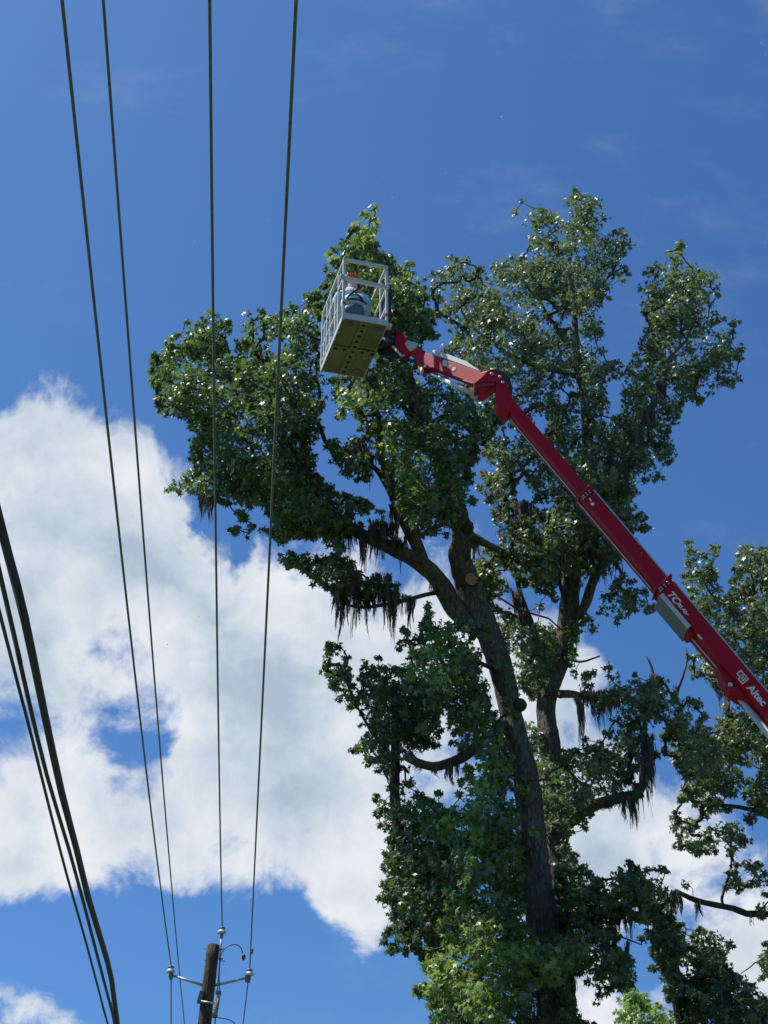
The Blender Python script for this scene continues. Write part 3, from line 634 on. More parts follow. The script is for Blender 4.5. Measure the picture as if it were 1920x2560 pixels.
massB = [
    ([(1061, 693), (1077, 679), (1121, 642), (1165, 645), (1179, 669), (1212, 662), (1227, 631), (1239, 625), (1299, 642), (1316, 614), (1288, 542), (1290, 510), (1327, 492), (1340, 510), (1383, 525), (1410, 470), (1440, 475), (1488, 486), (1500, 520), (1524, 547), (1510, 592), (1546, 581), (1555, 542), (1577, 553), (1585, 597), (1566, 664), (1599, 664), (1649, 658), (1660, 625), (1704, 611), (1721, 642), (1765, 653), (1771, 681), (1799, 681), (1810, 742), (1782, 758), (1788, 786), (1843, 803), (1832, 842), (1860, 864), (1849, 902), (1826, 919), (1860, 952), (1849, 969), (1799, 958), (1765, 975), (1782, 991), (1760, 1005), (1721, 1008), (1700, 1030), (1688, 1058), (1682, 1108), (1715, 1141), (1654, 1169), (1674, 1219), (1654, 1230), (1616, 1191), (1610, 1230), (1616, 1285), (1624, 1320), (1583, 1333), (1560, 1400), (1500, 1440), (1440, 1470), (1400, 1480), (1370, 1530), (1340, 1540), (1350, 1500), (1330, 1460), (1290, 1470), (1250, 1510), (1235, 1530), (1200, 1480), (1180, 1410), (1230, 1370), (1250, 1330), (1210, 1250), (1190, 1200), (1200, 1130), (1180, 1000), (1110, 920), (1100, 850), (1085, 760)], 20.3),
    ([(1200, 1540), (1240, 1520), (1300, 1540), (1350, 1560), (1400, 1550), (1412, 1610), (1385, 1690), (1365, 1730), (1345, 1760), (1310, 1740), (1290, 1700), (1265, 1640)], 20.6),
    ([(1500, 1460), (1560, 1440), (1603, 1455), (1637, 1516), (1603, 1553), (1575, 1535), (1549, 1553), (1505, 1543), (1490, 1500)], 20.1),
    ([(1440, 1560), (1480, 1525), (1500, 1580), (1470, 1590), (1455, 1640), (1440, 1700), (1415, 1720), (1420, 1640)], 21.0),
    ([(1440, 1690), (1470, 1670), (1500, 1645), (1525, 1620), (1550, 1635), (1535, 1655), (1535, 1672), (1550, 1690), (1570, 1678), (1605, 1680), (1620, 1700), (1660, 1685), (1690, 1740), (1740, 1740), (1760, 1770), (1772, 1820), (1790, 1850), (1800, 1900), (1790, 1950), (1750, 1940), (1712, 1945), (1690, 1915), (1665, 1880), (1640, 1890), (1628, 1920), (1612, 1970), (1600, 2012), (1585, 2000), (1540, 2008), (1490, 2020), (1470, 2065), (1440, 2080), (1410, 2095), (1392, 2080), (1395, 1870), (1430, 1868), (1460, 1850), (1490, 1855), (1505, 1828), (1530, 1800), (1530, 1770), (1500, 1785), (1470, 1740)], 20.3),
    ([(1185, 1400), (1240, 1350), (1300, 1330), (1390, 1350), (1400, 1440), (1370, 1520), (1340, 1530), (1330, 1460), (1250, 1480), (1210, 1490)], 20.4, True),
    ([(1215, 1545), (1300, 1540), (1400, 1560), (1385, 1680), (1330, 1740), (1280, 1680)], 21.8, True),
    ([(1420, 1250), (1560, 1200), (1600, 1300), (1560, 1400), (1460, 1440), (1400, 1400)], 20.9, True),
    ([(1345, 1890), (1400, 1880), (1412, 2050), (1365, 2080)], 21.0, True), ([(1385, 2100), (1430, 2110), (1440, 2250), (1400, 2280)], 20.9, True),
    ([(1330, 1760), (1360, 1800), (1372, 1900), (1380, 2080), (1360, 2200), (1330, 1980), (1310, 1860), (1300, 1800)], 21.8),
    ([(1270, 1700), (1300, 1760), (1310, 1860), (1280, 1800)], 21.6),
]
holesB = [
    [(1522, 765), (1548, 700), (1590, 715), (1608, 790), (1598, 860), (1562, 910), (1530, 905), (1514, 840)],
    [(1162, 1257), (1180, 1240), (1215, 1280), (1238, 1315), (1238, 1352), (1215, 1350), (1190, 1330), (1178, 1310)],
    [(1183, 1136), (1205, 1130), (1220, 1185), (1200, 1180)], [(1256, 1040), (1275, 1060), (1280, 1085), (1262, 1088)], [(1283, 1212), (1300, 1180), (1325, 1240), (1300, 1250)],
    [(1370, 760), (1400, 770), (1405, 810), (1375, 800)], [(1090, 790), (1110, 800), (1125, 850), (1100, 840)], [(1400, 960), (1420, 960), (1425, 1000), (1405, 1000)], [(1240, 1430), (1280, 1420), (1300, 1450), (1270, 1470)],
    [(1350, 1480), (1385, 1490), (1375, 1520), (1350, 1530)], [(1620, 1830), (1655, 1820), (1660, 1870), (1640, 1880)], [(1575, 1930), (1590, 1930), (1592, 1970), (1580, 1960)], [(1340, 1040), (1365, 1040), (1365, 1085), (1345, 1080)],
    [(1520, 960), (1540, 950), (1560, 1020), (1540, 1050)], [(1440, 1640), (1460, 1660), (1445, 1685)], [(1320, 1750), (1345, 1740), (1340, 1790), (1325, 1790)],
]
clearB = [([(1366, 1779, 40), (1376, 1706, 40), (1402, 1640, 40), (1418, 1550, 44), (1426, 1489, 40), (1440, 1390, 24)], 21.0), ([(1470, 1130, 14), (1462, 1020, 16), (1452, 930, 20), (1441, 870, 20), (1435, 764, 16), (1424, 690, 8)], 20.7), ([(1380, 1875, 20), (1386, 1980, 20)], 21.2),
          ([(1545, 1290, 14), (1558, 1196, 22), (1600, 1066, 26), (1656, 947, 16), (1690, 880, 8)], 20.0), ([(1420, 2055, 20), (1505, 2004, 14)], 20.7)]
make_crown(TB, massB, holesB, nB, 'leaf_b', dens=1.0, leaf=.058, nparts=300, clear=clearB, seed=9, gap=.28)

# --- tree E: the tree at the right edge
TE = empty('broadleaf_tree', PY(2500, 3700, 24), 'leafy tree growing in from the frame edge beneath and beside the boom lettering', 'tree', 'mossy trees')
nE = []
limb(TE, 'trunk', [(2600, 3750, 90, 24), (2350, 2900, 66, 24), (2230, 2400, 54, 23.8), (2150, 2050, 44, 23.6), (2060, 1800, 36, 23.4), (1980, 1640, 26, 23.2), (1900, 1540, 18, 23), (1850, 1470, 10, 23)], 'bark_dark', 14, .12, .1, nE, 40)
for l in ([(2150, 2110, 22, 23.6), (2020, 2075, 18, 23.2), (1920, 2041, 14, 22.8), (1889, 2027, 12, 22.6), (1831, 2015, 9, 22.4), (1760, 2010, 6, 22.2)],
          [(2150, 2400, 26, 23.8), (2020, 2310, 22, 23.2), (1920, 2286, 17, 22.8), (1865, 2284, 16, 22.6), (1831, 2271, 15, 22.4), (1745, 2252, 14, 22.0), (1690, 2228, 12, 21.8)],
          [(1865, 2282, 7, 22.6), (1808, 2265, 8, 22.4), (1810, 2225, 7, 22.4), (1826, 2180, 6, 22.5), (1830, 2125, 5, 22.5)],
          [(2060, 1800, 20, 23.4), (1950, 1780, 12, 22.8), (1880, 1830, 8, 22.5)],
          [(1980, 1640, 14, 23.2), (1860, 1640, 9, 22.8), (1770, 1650, 5, 22.6)],
          [(1900, 1540, 10, 23), (1880, 1450, 6, 23), (1875, 1380, 4, 23)], [(1900, 1560, 10, 23), (1790, 1500, 6, 22.9), (1735, 1400, 4, 22.8)],
          [(1690, 1735, 8, 22.5), (1708, 1690, 6, 22.4), (1718, 1650, 4, 22.4), (1716, 1620, 2, 22.4)], [(1640, 1720, 7, 22.4), (1630, 1670, 6, 22.4), (1616, 1640, 3, 22.4)]):
    limb(TE, 'limb', l, 'bark_dark', 8, .14, .12, nE, 1)
massE = [
    ([(1707, 1421), (1715, 1353), (1725, 1350), (1742, 1370), (1756, 1384), (1780, 1384), (1783, 1360), (1800, 1367), (1800, 1394), (1803, 1431), (1827, 1435), (1844, 1418), (1820, 1384), (1841, 1380), (1864, 1353), (1885, 1360), (1890, 1370), (1930, 1365), (1990, 1400), (2040, 1500), (2060, 1700), (2050, 1900), (1980, 2000), (1920, 2040), (1885, 2035), (1840, 1960), (1810, 1900), (1790, 1860), (1787, 1821), (1787, 1792), (1819, 1763), (1842, 1773), (1860, 1760), (1800, 1730), (1777, 1724), (1738, 1691), (1712, 1659), (1715, 1620), (1740, 1630), (1720, 1560), (1710, 1480)], 22.8),
    ([(1640, 1835), (1700, 1800), (1770, 1800), (1800, 1860), (1860, 1870), (1920, 1900), (1960, 1960), (1940, 2030), (1880, 2060), (1870, 2110), (1840, 2130), (1820, 2150), (1800, 2120), (1770, 2140), (1750, 2152), (1710, 2130), (1690, 2115), (1678, 2050), (1690, 2000), (1705, 1955), (1685, 1915), (1655, 1875)], 22.3),
    ([(1807, 2220), (1827, 2172), (1848, 2151), (1872, 2137), (1889, 2158), (1920, 2185), (1960, 2220), (1930, 2258), (1905, 2225), (1886, 2199), (1876, 2220), (1845, 2234)], 22.4),
    ([(1868, 2270), (1890, 2262), (1920, 2270), (1925, 2292), (1880, 2296)], 22.6), ([(1695, 2215), (1700, 2190), (1715, 2190), (1735, 2215), (1728, 2238), (1705, 2240)], 22.0),
]
holesE = [[(1800, 1990), (1815, 1985), (1822, 2020), (1805, 2030)], [(1860, 1920), (1880, 1915), (1885, 1950), (1865, 1950)], [(1740, 2060), (1760, 2050), (1765, 2085), (1745, 2090)], [(1720, 1990), (1740, 2000), (1735, 2030), (1715, 2030)], [(1800, 1440), (1825, 1445), (1820, 1480), (1800, 1475)]]
make_crown(TE, massE, holesE, nE, 'leaf_b', dens=1.0, leaf=.064, nparts=200, seed=14, gap=.40)

# --- tree C: dark moss-hung tree low on the right
TC = empty('ivy_tree', PY(1840, 3800, 23), 'dark leaf-clad leaning tree low down between the big trunk and the frame edge', 'tree', 'mossy trees')
nC = []
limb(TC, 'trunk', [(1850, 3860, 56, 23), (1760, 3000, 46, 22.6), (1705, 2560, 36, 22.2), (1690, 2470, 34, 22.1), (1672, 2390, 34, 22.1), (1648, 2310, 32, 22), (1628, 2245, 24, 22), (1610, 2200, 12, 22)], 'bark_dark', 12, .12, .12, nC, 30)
limb(TC, 'limb', [(1690, 2480, 14, 22.1), (1750, 2430, 10, 22.3), (1790, 2360, 6, 22.5)], 'bark_dark', 8, .12, .1, nC, 1)
limb(TC, 'limb', [(1700, 2540, 14, 22.1), (1780, 2520, 10, 22.6), (1880, 2500, 6, 22.9)], 'bark_dark', 8, .12, .1, nC, 1)
limb(TC, 'limb', [(1510, 2330, 6, 21.6), (1560, 2345, 5, 21.8), (1605, 2362, 3, 22)], 'bark_dark', 6, .12, .1, nC, 1)
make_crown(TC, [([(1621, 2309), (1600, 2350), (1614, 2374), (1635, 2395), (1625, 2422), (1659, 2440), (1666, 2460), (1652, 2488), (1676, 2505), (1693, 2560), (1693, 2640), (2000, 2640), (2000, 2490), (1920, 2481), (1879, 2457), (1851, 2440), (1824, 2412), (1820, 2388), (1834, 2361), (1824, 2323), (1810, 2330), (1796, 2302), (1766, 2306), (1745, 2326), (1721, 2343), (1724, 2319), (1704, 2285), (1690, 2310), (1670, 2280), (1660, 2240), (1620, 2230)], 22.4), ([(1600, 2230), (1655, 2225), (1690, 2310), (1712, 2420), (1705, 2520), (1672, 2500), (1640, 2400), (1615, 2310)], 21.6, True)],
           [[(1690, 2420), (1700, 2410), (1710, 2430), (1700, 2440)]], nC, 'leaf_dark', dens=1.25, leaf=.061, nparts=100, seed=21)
# --- far trees
TD = empty('far_tree', PY(1640, 3500, 34), 'pale sunlit treetop far behind the big trunk, low down', 'tree')
nD = []
limb(TD, 'trunk', [(1640, 3560, 30, 34), (1620, 2900, 24, 34), (1605, 2620, 18, 34), (1600, 2540, 8, 34)], 'bark_dark', 10, .2, .1, nD, 20)
make_crown(TD, [([(1505, 2512), (1530, 2482), (1560, 2485), (1575, 2462), (1590, 2460), (1604, 2480), (1618, 2505), (1642, 2500), (1655, 2520), (1676, 2535), (1700, 2580), (1700, 2660), (1550, 2660), (1540, 2580)], 34)], [], nD, 'leaf_fresh', dens=.95, leaf=.09, seed=31, nparts=40)
TG = empty('far_tree', PY(2060, 3600, 30), 'small wisp of foliage with a bare twig at the frame edge, under the curved limb', 'tree')
nG = []
limb(TG, 'trunk', [(2060, 3650, 40, 30), (2020, 2900, 30, 30), (1980, 2560, 20, 30), (1950, 2440, 8, 30)], 'bark_dark', 10, .2, .1, nG, 20)
limb(TG, 'limb', [(1950, 2400, 5, 30), (1900, 2400, 4, 30), (1875, 2418, 3, 30), (1852, 2434, 2, 30)], 'bark_dark', 6, .14, .1, nG, 1)
make_crown(TG, [([(1897, 2398), (1905, 2360), (1925, 2352), (1970, 2380), (2000, 2460), (1990, 2500), (1920, 2458), (1903, 2450)], 30)], [], nG, 'leaf_far', dens=1.1, leaf=.085, seed=33, nparts=20)

# ------------------------------------------------------------------ spanish moss
MOSS = [(522, 1235, 44, 80, 18.7, 70), (545, 1180, 30, 70, 18.7, 40), (610, 1080, 24, 60, 18.8, 30), (595, 1190, 46, 60, 18.7, 60), (740, 1075, 36, 50, 18.8, 40), (765, 1060, 30, 60, 18.8, 40),
        (735, 1165, 44, 110, 18.85, 110), (770, 1190, 50, 130, 18.9, 140), (800, 1240, 50, 100, 19.0, 110), (835, 1295, 40, 65, 19.1, 80), (720, 1225, 30, 80, 18.8, 50), (690, 1190, 26, 60, 18.7, 30),
        (870, 1315, 50, 70, 19.2, 90), (915, 1335, 50, 80, 19.25, 90), (955, 1310, 60, 100, 19.2, 120), (1000, 1350, 40, 60, 19.4, 70), (990, 1270, 30, 90, 19.2, 60), (970, 1160, 30, 90, 19.0, 50), (860, 1120, 60, 50, 18.8, 60), (905, 1110, 40, 70, 18.8, 50), (925, 1135, 30, 70, 18.8, 50),
        (838, 1470, 24, 60, 19.3, 50), (852, 1485, 30, 105, 19.3, 80), (880, 1470, 40, 105, 19.3, 90), (905, 1480, 26, 112, 19.3, 60), (935, 1480, 40, 60, 19.3, 70), (975, 1470, 44, 110, 19.35, 90), (1000, 1490, 36, 70, 19.4, 60), (1028, 1500, 14, 80, 19.5, 36), (870, 1440, 60, 70, 19.2, 70), (950, 1440, 60, 70, 19.3, 70), (1085, 1465, 20, 30, 19.6, 16), (1080, 1430, 30, 40, 19.6, 20),
        (1122, 1912, 14, 55, 19.3, 30), (1145, 1905, 9, 45, 19.4, 18), (1050, 1910, 30, 22, 19.0, 20), (1085, 1920, 30, 20, 19.1, 16), (966, 1930, 8, 40, 19.8, 14),
        (1300, 1260, 26, 140, 20.0, 70), (1325, 1270, 20, 130, 20.0, 50), (1275, 1265, 50, 60, 20.1, 70), (1245, 1235, 40, 50, 20.0, 50), (1360, 1280, 40, 90, 20.2, 60), (1400, 1230, 40, 110, 20.3, 70), (1440, 1170, 30, 140, 20.5, 60), (1480, 1160, 40, 160, 20.3, 100), (1510, 1240, 40, 130, 20.1, 90), (1465, 1350, 50, 110, 20.5, 110), (1500, 1390, 50, 90, 20.3, 90), (1530, 1350, 40, 110, 20.0, 90), (1372, 1420, 30, 70, 20.6, 50), (1345, 1430, 24, 60, 20.4, 40), (1415, 1370, 40, 80, 20.6, 70),
        (1595, 1075, 30, 120, 19.9, 80), (1620, 1030, 30, 90, 19.9, 70), (1575, 1120, 30, 90, 19.9, 70), (1650, 960, 26, 60, 19.9, 50), (1560, 1190, 24, 80, 20.0, 50), (1520, 1160, 24, 70, 20.4, 40), (1380, 1060, 24, 60, 20.4, 30),
        (1447, 1740, 16, 105, 20.5, 50), (1453, 1740, 6, 120, 20.5, 14), (1480, 1735, 40, 60, 20.3, 70), (1500, 1735, 60, 70, 20.2, 100), (1530, 1730, 50, 60, 20.1, 80), (1495, 1760, 6, 70, 20.2, 10),
        (1556, 1995, 16, 55, 20.2, 36), (1578, 1990, 22, 65, 20.1, 50), (1510, 2005, 20, 25, 20.4, 16), (1530, 1995, 26, 30, 20.3, 24), (1604, 1900, 30, 100, 20.0, 90), (1615, 1850, 30, 110, 20.0, 90), (1595, 1960, 24, 60, 20.1, 40),
        (1684, 2232, 12, 60, 21.7, 26), (1697, 2232, 12, 50, 21.7, 22), (1670, 2235, 20, 50, 21.8, 30), (1745, 2255, 8, 42, 22.0, 16), (1878, 2285, 3, 36, 22.6, 5), (1605, 2240, 22, 80, 21.8, 50), (1625, 2260, 30, 100, 21.8, 60), (1655, 2330, 36, 90, 21.9, 60), (1690, 2480, 22, 60, 22.0, 40),
        (1480, 2300, 40, 70, 19.7, 50), (1530, 2285, 40, 60, 19.6, 50), (1570, 2270, 30, 60, 19.6, 40), (1420, 2420, 18, 90, 19.9, 30), (1500, 2330, 40, 110, 19.8, 50), (1568, 2360, 8, 50, 19.8, 10),
        (1632, 1690, 22, 60, 22.3, 40), (1640, 1720, 26, 60, 22.3, 40), (1685, 1720, 10, 50, 22.3, 12), (1793, 1710, 24, 60, 22.5, 26), (1808, 1715, 10, 55, 22.5, 14), (1712, 1580, 6, 40, 22.4, 8), (1828, 2120, 6, 50, 22.5, 12), (1872, 2035, 20, 36, 22.4, 20),
        (1188, 1352, 22, 70, 19.3, 40), (1005, 2130, 4, 20, 19.9, 6), (860, 1395, 30, 50, 19.2, 30), (800, 1420, 10, 40, 19.1, 10), (765, 1310, 30, 50, 18.9, 40), (1290, 1480, 26, 90, 20.3, 50), (1310, 1530, 22, 60, 20.4, 40)]
mb = MB()
for px, py, w, ln, Y, ns in MOSS:
    nl = max(2, int(w / 6.5 * 2.2))
    for q in range(nl):
        u = random.uniform(-1, 1); yl = Y + random.gauss(0, .12)
        a0 = PY(px + u * w / 2, py + random.uniform(-.12, .08) * ln, yl); sc = np.linalg.norm(a0 - CAM) / FPX
        Lk = ln * sc * (1.0 - .5 * abs(u) ** 1.5) * random.choice((.35, .6, .8, .95, 1.1, 1.25)) * 1.25
        drift = np.array((random.gauss(0, .03), random.gauss(0, .03), 0)); wob = random.uniform(0, 6)
        for i in range(max(5, int(ns / nl * 3.4))):
            o = np.array((random.gauss(0, .017), random.gauss(0, .017), random.uniform(-.05, .03)))
            hang = Lk * (random.random() ** .7) * random.uniform(.75, 1.05); k = 4; pts = []; rd = []; dx = dy = 0
            r0 = random.uniform(.0022, .0066)
            for j in range(k + 1):
                t = j / k; f = hang * t / Lk
                dx += random.gauss(0, .005); dy += random.gauss(0, .005)
                pts.append(a0 + o * (1 - .8 * f) + drift * f + np.array((dx + .012 * math.sin(wob + f * 7), dy, -hang * t)))
                rd.append(r0 * (1 - .7 * t) * random.uniform(.6, 1.4) + .0012)
            mb.tube(pts, rd, 3, cap=False)
tag(mb.build('spanish_moss', 'moss'), 'grey-brown spanish moss hanging in beards from the limbs', 'moss', kind='stuff')

# ------------------------------------------------------------------ boom lift
BY = 14.5                                     # the boom swings in this vertical plane
LB = PY(3105, 3170, BY)
LIFT = empty('boom_lift', (LB[0], BY, 0), 'red telescopic boom lift with folding jib and white work basket', 'boom lift')
cdir = np.array((.6475, .7621)); cq = np.array((.7621, -.6475)); c0 = np.array((1263., 1005.))
def cpt(s, q=0.0): return c0 + cdir * s + cq * q
def cs(px, py): return float(np.dot(np.array((px, py)) - c0, cdir))
def bp(s, q, Y): x, y = cpt(s, q); return PY(x, y, Y)
def section(name, s0, s1, h0, h1, w, parent=LIFT, mat='red', bev=.012):
    """hollow-box boom section: side face towards the viewer, w deep"""
    lo = .34
    ys = BY - w / 2
    poly = [bp(s0, h0, ys), bp(s1, h1, ys), bp(s1, -h1 * lo, ys), bp(s0, -h0 * lo, ys)]
    return MB().prism(poly, (0, w, 0)).build(name, mat, parent, bevel=bev)
s1 = cs(1462, 1224); s2 = cs(1652, 1457); s3 = cs(1930, 1790); sEnd = cs(3100, 3165)
section('tip_section', 0, s1 + 30, 20.5, 20.5, .19)
section('middle_section', s1, s2 + 30, 24.5, 24.5, .23)
base = section('base_section', s2, sEnd, 29, 29, .27)
def collar(s, h, w):
    ys = BY - w / 2
    o = MB().prism([bp(s - 2, h, ys), bp(s + 3, h, ys), bp(s + 3, -h * .42, ys), bp(s - 2, -h * .42, ys)], (0, w, 0)).build('collar', 'red_d', LIFT, bevel=.006)
    MB().prism([bp(s - 3, h + 8, BY - .05), bp(s + 3, h + 9, BY - .05), bp(s + 15, h - 3, BY - .05), bp(s - 1, h - 3, BY - .05)], (0, .10, 0)).build('collar_lug', 'red', LIFT, bevel=.004)
    for q in (h * .55, h * .2, -h * .12, -h * .3):
        for ds in (9, 15):
            MB().lathe(bp(s + ds, q, ys - .001), (0, -1, 0), [(.010, -.01), (.010, .012), (.006, .016)], 8).build('bolt', 'steel', LIFT)
    return o
collar(s1, 25.5, .255); collar(s2, 30.5, .30)
# wear strip on the base section's front end, bracket and lift cylinder
def plate(name, pts, Y, t, mat='red', bev=.006, parent=LIFT):
    return MB().prism([PY(a, b, Y) for a, b in pts], (0, t, 0)).build(name, mat, parent, bevel=bev)
section('reinforcing_sleeve', cs(1815, 1652), cs(1990, 1865), 30.5, 30.5, .285)
# cylinder lug hanging below
lug = [bp(cs(1818, 1655), -10, BY - .09), bp(cs(1905, 1755), -10, BY - .09), bp(cs(1862, 1720), -34, BY - .09), bp(cs(1848, 1706), -38, BY - .09), bp(cs(1835, 1692), -36, BY - .09), bp(cs(1810, 1650), -24, BY - .09)]
MB().prism(lug, (0, .18, 0)).build('cylinder_lug', 'red', LIFT, bevel=.006)
pin = PY(1826, 1712, BY - .10)
MB().lathe(pin, (0, -1, 0), [(.028, -.02), (.028, .012), (.02, .018)], 14).build('pin', 'steel', LIFT)
cyl_a = PY(1831, 1722, BY); cyl_b = PY(1936, 1856, BY); cyl_c = cyl_a + (cyl_b - cyl_a) * 4.2
rod = MB().tube([cyl_a, cyl_a + (cyl_b - cyl_a) * .12], .045, 14).build('cylinder_head', 'steel', LIFT, smooth=True)
MB().tube([cyl_a + (cyl_b - cyl_a) * .10, cyl_c], .036, 16).build('lift_cylinder', 'grey', LIFT, smooth=True)
# grey hose tray along the upper edge
def tray(s0, s1_, h, Y0, w=.05):
    return MB().prism([bp(s0, h + 4.5, Y0), bp(s1_, h + 4.5, Y0), bp(s1_, h + .8, Y0), bp(s0, h + .8, Y0)], (0, w, 0)).build('hose_tray', 'steel', LIFT, bevel=.004)
tray(s1 + 16, s2 - 2, 24.5, BY - .08); tray(s2 + 16, sEnd - 200, 29, BY - .10)
# thin rail along the lower edge
MB().tube([bp(40, -18.5, BY + .02), bp(s1, -19, BY + .02)], .008, 6).build('cable_guide', 'steel', LIFT)
MB().tube([bp(s1 + 12, -23.5, BY + .02), bp(s2 - 4, -24, BY + .02)], .008, 6).build('cable_guide', 'steel', LIFT)
# cover box under the base section, with its light side strip
sA, sB = cs(1661, 1480), cs(1727, 1564)
def boxpts(qt, qb, Y): return [bp(sA, qt, Y), bp(sB, qt, Y), bp(sB + 1, qb, Y), bp(sA - 2, qb, Y)]
MB().prism(boxpts(-9.0, -21.5, BY - .165), (0, .30, 0)).build('cover_box', 'olive', LIFT, bevel=.008)
MB().prism(boxpts(-8.5, -19.5, BY - .169), (0, .003, 0)).build('cover_side', 'grey', LIFT)
MB().prism([bp(sB + 3, -9, BY - .1), bp(sB + 22, -9, BY - .1), bp(sB + 16, -26, BY - .1), bp(sB + 3, -26, BY - .1)], (0, .2, 0)).build('cylinder_bracket', 'red', LIFT, bevel=.006)
MB().prism([bp(sB + 28, -6.5, BY - .1405), bp(sB + 44, -6.5, BY - .1405), bp(sB + 44, -11.5, BY - .1405), bp(sB + 28, -11.5, BY - .1405)], (0, .003, 0)).build('label_plate', 'tape', LIFT)
MB().tube([bp(sB + 8, -27, BY), bp(s3 + 20, -27, BY)], .010, 6).build('cable_guide', 'steel', LIFT)

# writing on the boom's side
def lettering(txt, size, s, q, Y, name='lettering', offset=.0, mat='white', shear=.0, ext=.0015):
    cu = bpy.data.curves.new(name, 'FONT'); cu.body = txt; cu.size = 1.0; cu.offset = offset; cu.shear = shear; cu.extrude = .0; cu.resolution_u = 3
    tmp = bpy.data.objects.new('tmp', cu); COL.objects.link(tmp)
    dg = bpy.context.evaluated_depsgraph_get(); me = bpy.data.meshes.new_from_object(tmp.evaluated_get(dg)); bpy.data.objects.remove(tmp)
    bm = bmesh.new(); bm.from_mesh(me); r = bmesh.ops.extrude_face_region(bm, geom=bm.faces[:])
    bmesh.ops.translate(bm, verts=[v for v in r['geom'] if isinstance(v, bmesh.types.BMVert)], vec=(0, 0, ext / size)); bm.to_mesh(me); bm.free()
    o0 = Vector(bp(s, q, Y)); ox = (Vector(bp(s + 20, q, Y)) - o0).normalized(); oz = Vector((0, -1, 0)); oy = oz.cross(ox)
    me.transform(Matrix(((ox.x, oy.x, oz.x, o0.x), (ox.y, oy.y, oz.y, o0.y), (ox.z, oy.z, oz.z, o0.z), (0, 0, 0, 1))) @ Matrix.Scale(size, 4))
    me.materials.clear()
    return link(name, me, mat, LIFT)
SY = BY - .137
lettering('TC', .125, cs(1673, 1478), -3.5, SY, offset=.035, shear=.18)
lettering('80.Abr', .068, cs(1691, 1509), -1.0, SY, offset=.03, shear=.18)
LY = BY - .1445
lettering('Altec', .125, cs(1868, 1718), -3.0, LY, offset=.03)
# outlined square emblem before the name
def ring(pts_o, pts_i, Y, t):
    P = [bp(a, b, Y) for a, b in pts_o] + [bp(a, b, Y) for a, b in pts_i]; n = len(pts_o)
    F = [(i, (i + 1) % n, n + (i + 1) % n, n + i) for i in range(n)]
    P2 = P + [p + np.array((0, t, 0)) for p in P]; m = 2 * n
    F += [tuple(j + m for j in f)[::-1] for f in F] + [(i, (i + 1) % n, m + (i + 1) % n, m + i) for i in range(n)] + [(n + i, n + (i + 1) % n, m + n + (i + 1) % n, m + n + i) for i in range(n)]
    return MB().add(P2, F)
e0 = cs(1846, 1694)
ring([(e0 - 11, 16), (e0 + 20, 16), (e0 + 20, -5), (e0 + 1, -5), (e0 + 1, 1), (e0 - 11, 1)], [(e0 - 8, 13.5), (e0 + 17.5, 13.5), (e0 + 17.5, -2.5), (e0 + 3.5, -2.5), (e0 + 3.5, 3.5), (e0 - 8, 3.5)], LY, .002).build('emblem', 'white', LIFT)
ring([(e0 - 1, 11), (e0 + 9, 11), (e0 + 9, 2), (e0 + 5, 2), (e0 + 5, 6), (e0 - 1, 6)], [(e0 + .5, 9.5), (e0 + 7.4, 9.5), (e0 + 7.4, 3.4), (e0 + 6.4, 3.4), (e0 + 6.4, 7.4), (e0 + .5, 7.4)], LY, .002).build('emblem', 'white', LIFT)
MB().prism([bp(e0 + 11, 11, LY), bp(e0 + 14.5, 11, LY), bp(e0 + 14.5, 0, LY), bp(e0 + 11, 0, LY)], (0, .002, 0)).build('emblem', 'white', LIFT)
for s_, q_, r_ in ((s1 + 26, 4.0, .012), (s1 + 30, 3.5, .012), (s1 + 40, 1.0, .024)):
    MB().lathe(bp(s_, q_, BY - .117), (0, -1, 0), [(r_, 0), (r_, .003)], 14).build('decal', 'white', LIFT)

# --- jib: its own vertical plane, swung away from the viewer
JE = np.array((PY(1245, 960, BY)[0], BY)); jd = np.array((-.84, .54)); jn = np.array((jd[1], -jd[0], 0.0)) * -1.0   # normal towards the viewer
if np.dot(jn[:2], -JE) < 0: jn = -jn
def JP(px, py, off=0.0):
    o = np.array((JE[0], JE[1], 0)) + jn * off
    return PP(px, py, o, jn)
JW = .125
def jplate(name, pts, off=None, t=JW, mat='red', bev=.006, parent=LIFT):
    off = JW / 2 if off is None else off
    return MB().prism([JP(a, b, off) for a, b in pts], -jn * t).build(name, mat, parent, bevel=bev)
jib = jplate('jib', [(1064, 881), (1205, 930), (1222, 925), (1190, 962), (1184, 960), (1079, 919), (1057, 922), (1052, 905)], bev=.010)
jplate('jib_neck', [(1035, 855), (1066, 881), (1056, 918), (1044, 902), (1024, 886), (1018, 872)], JW / 2 - .012, JW - .024)
jplate('jib_head', [(991, 825), (1003, 830), (1014, 846), (1030, 858), (1020, 886), (1012, 895), (1003, 891), (979, 864), (988, 856)], JW / 2 - .03, JW - .06)
jplate('leveling_link', [(978, 866), (982, 862), (1005, 887), (1002, 892)], JW / 2 + .012, .03, 'grey')
jplate('cheek_plate', [(1040, 896), (1056, 916), (1064, 934), (1056, 940), (1046, 922)], JW / 2 - .02, .05, 'red_d')
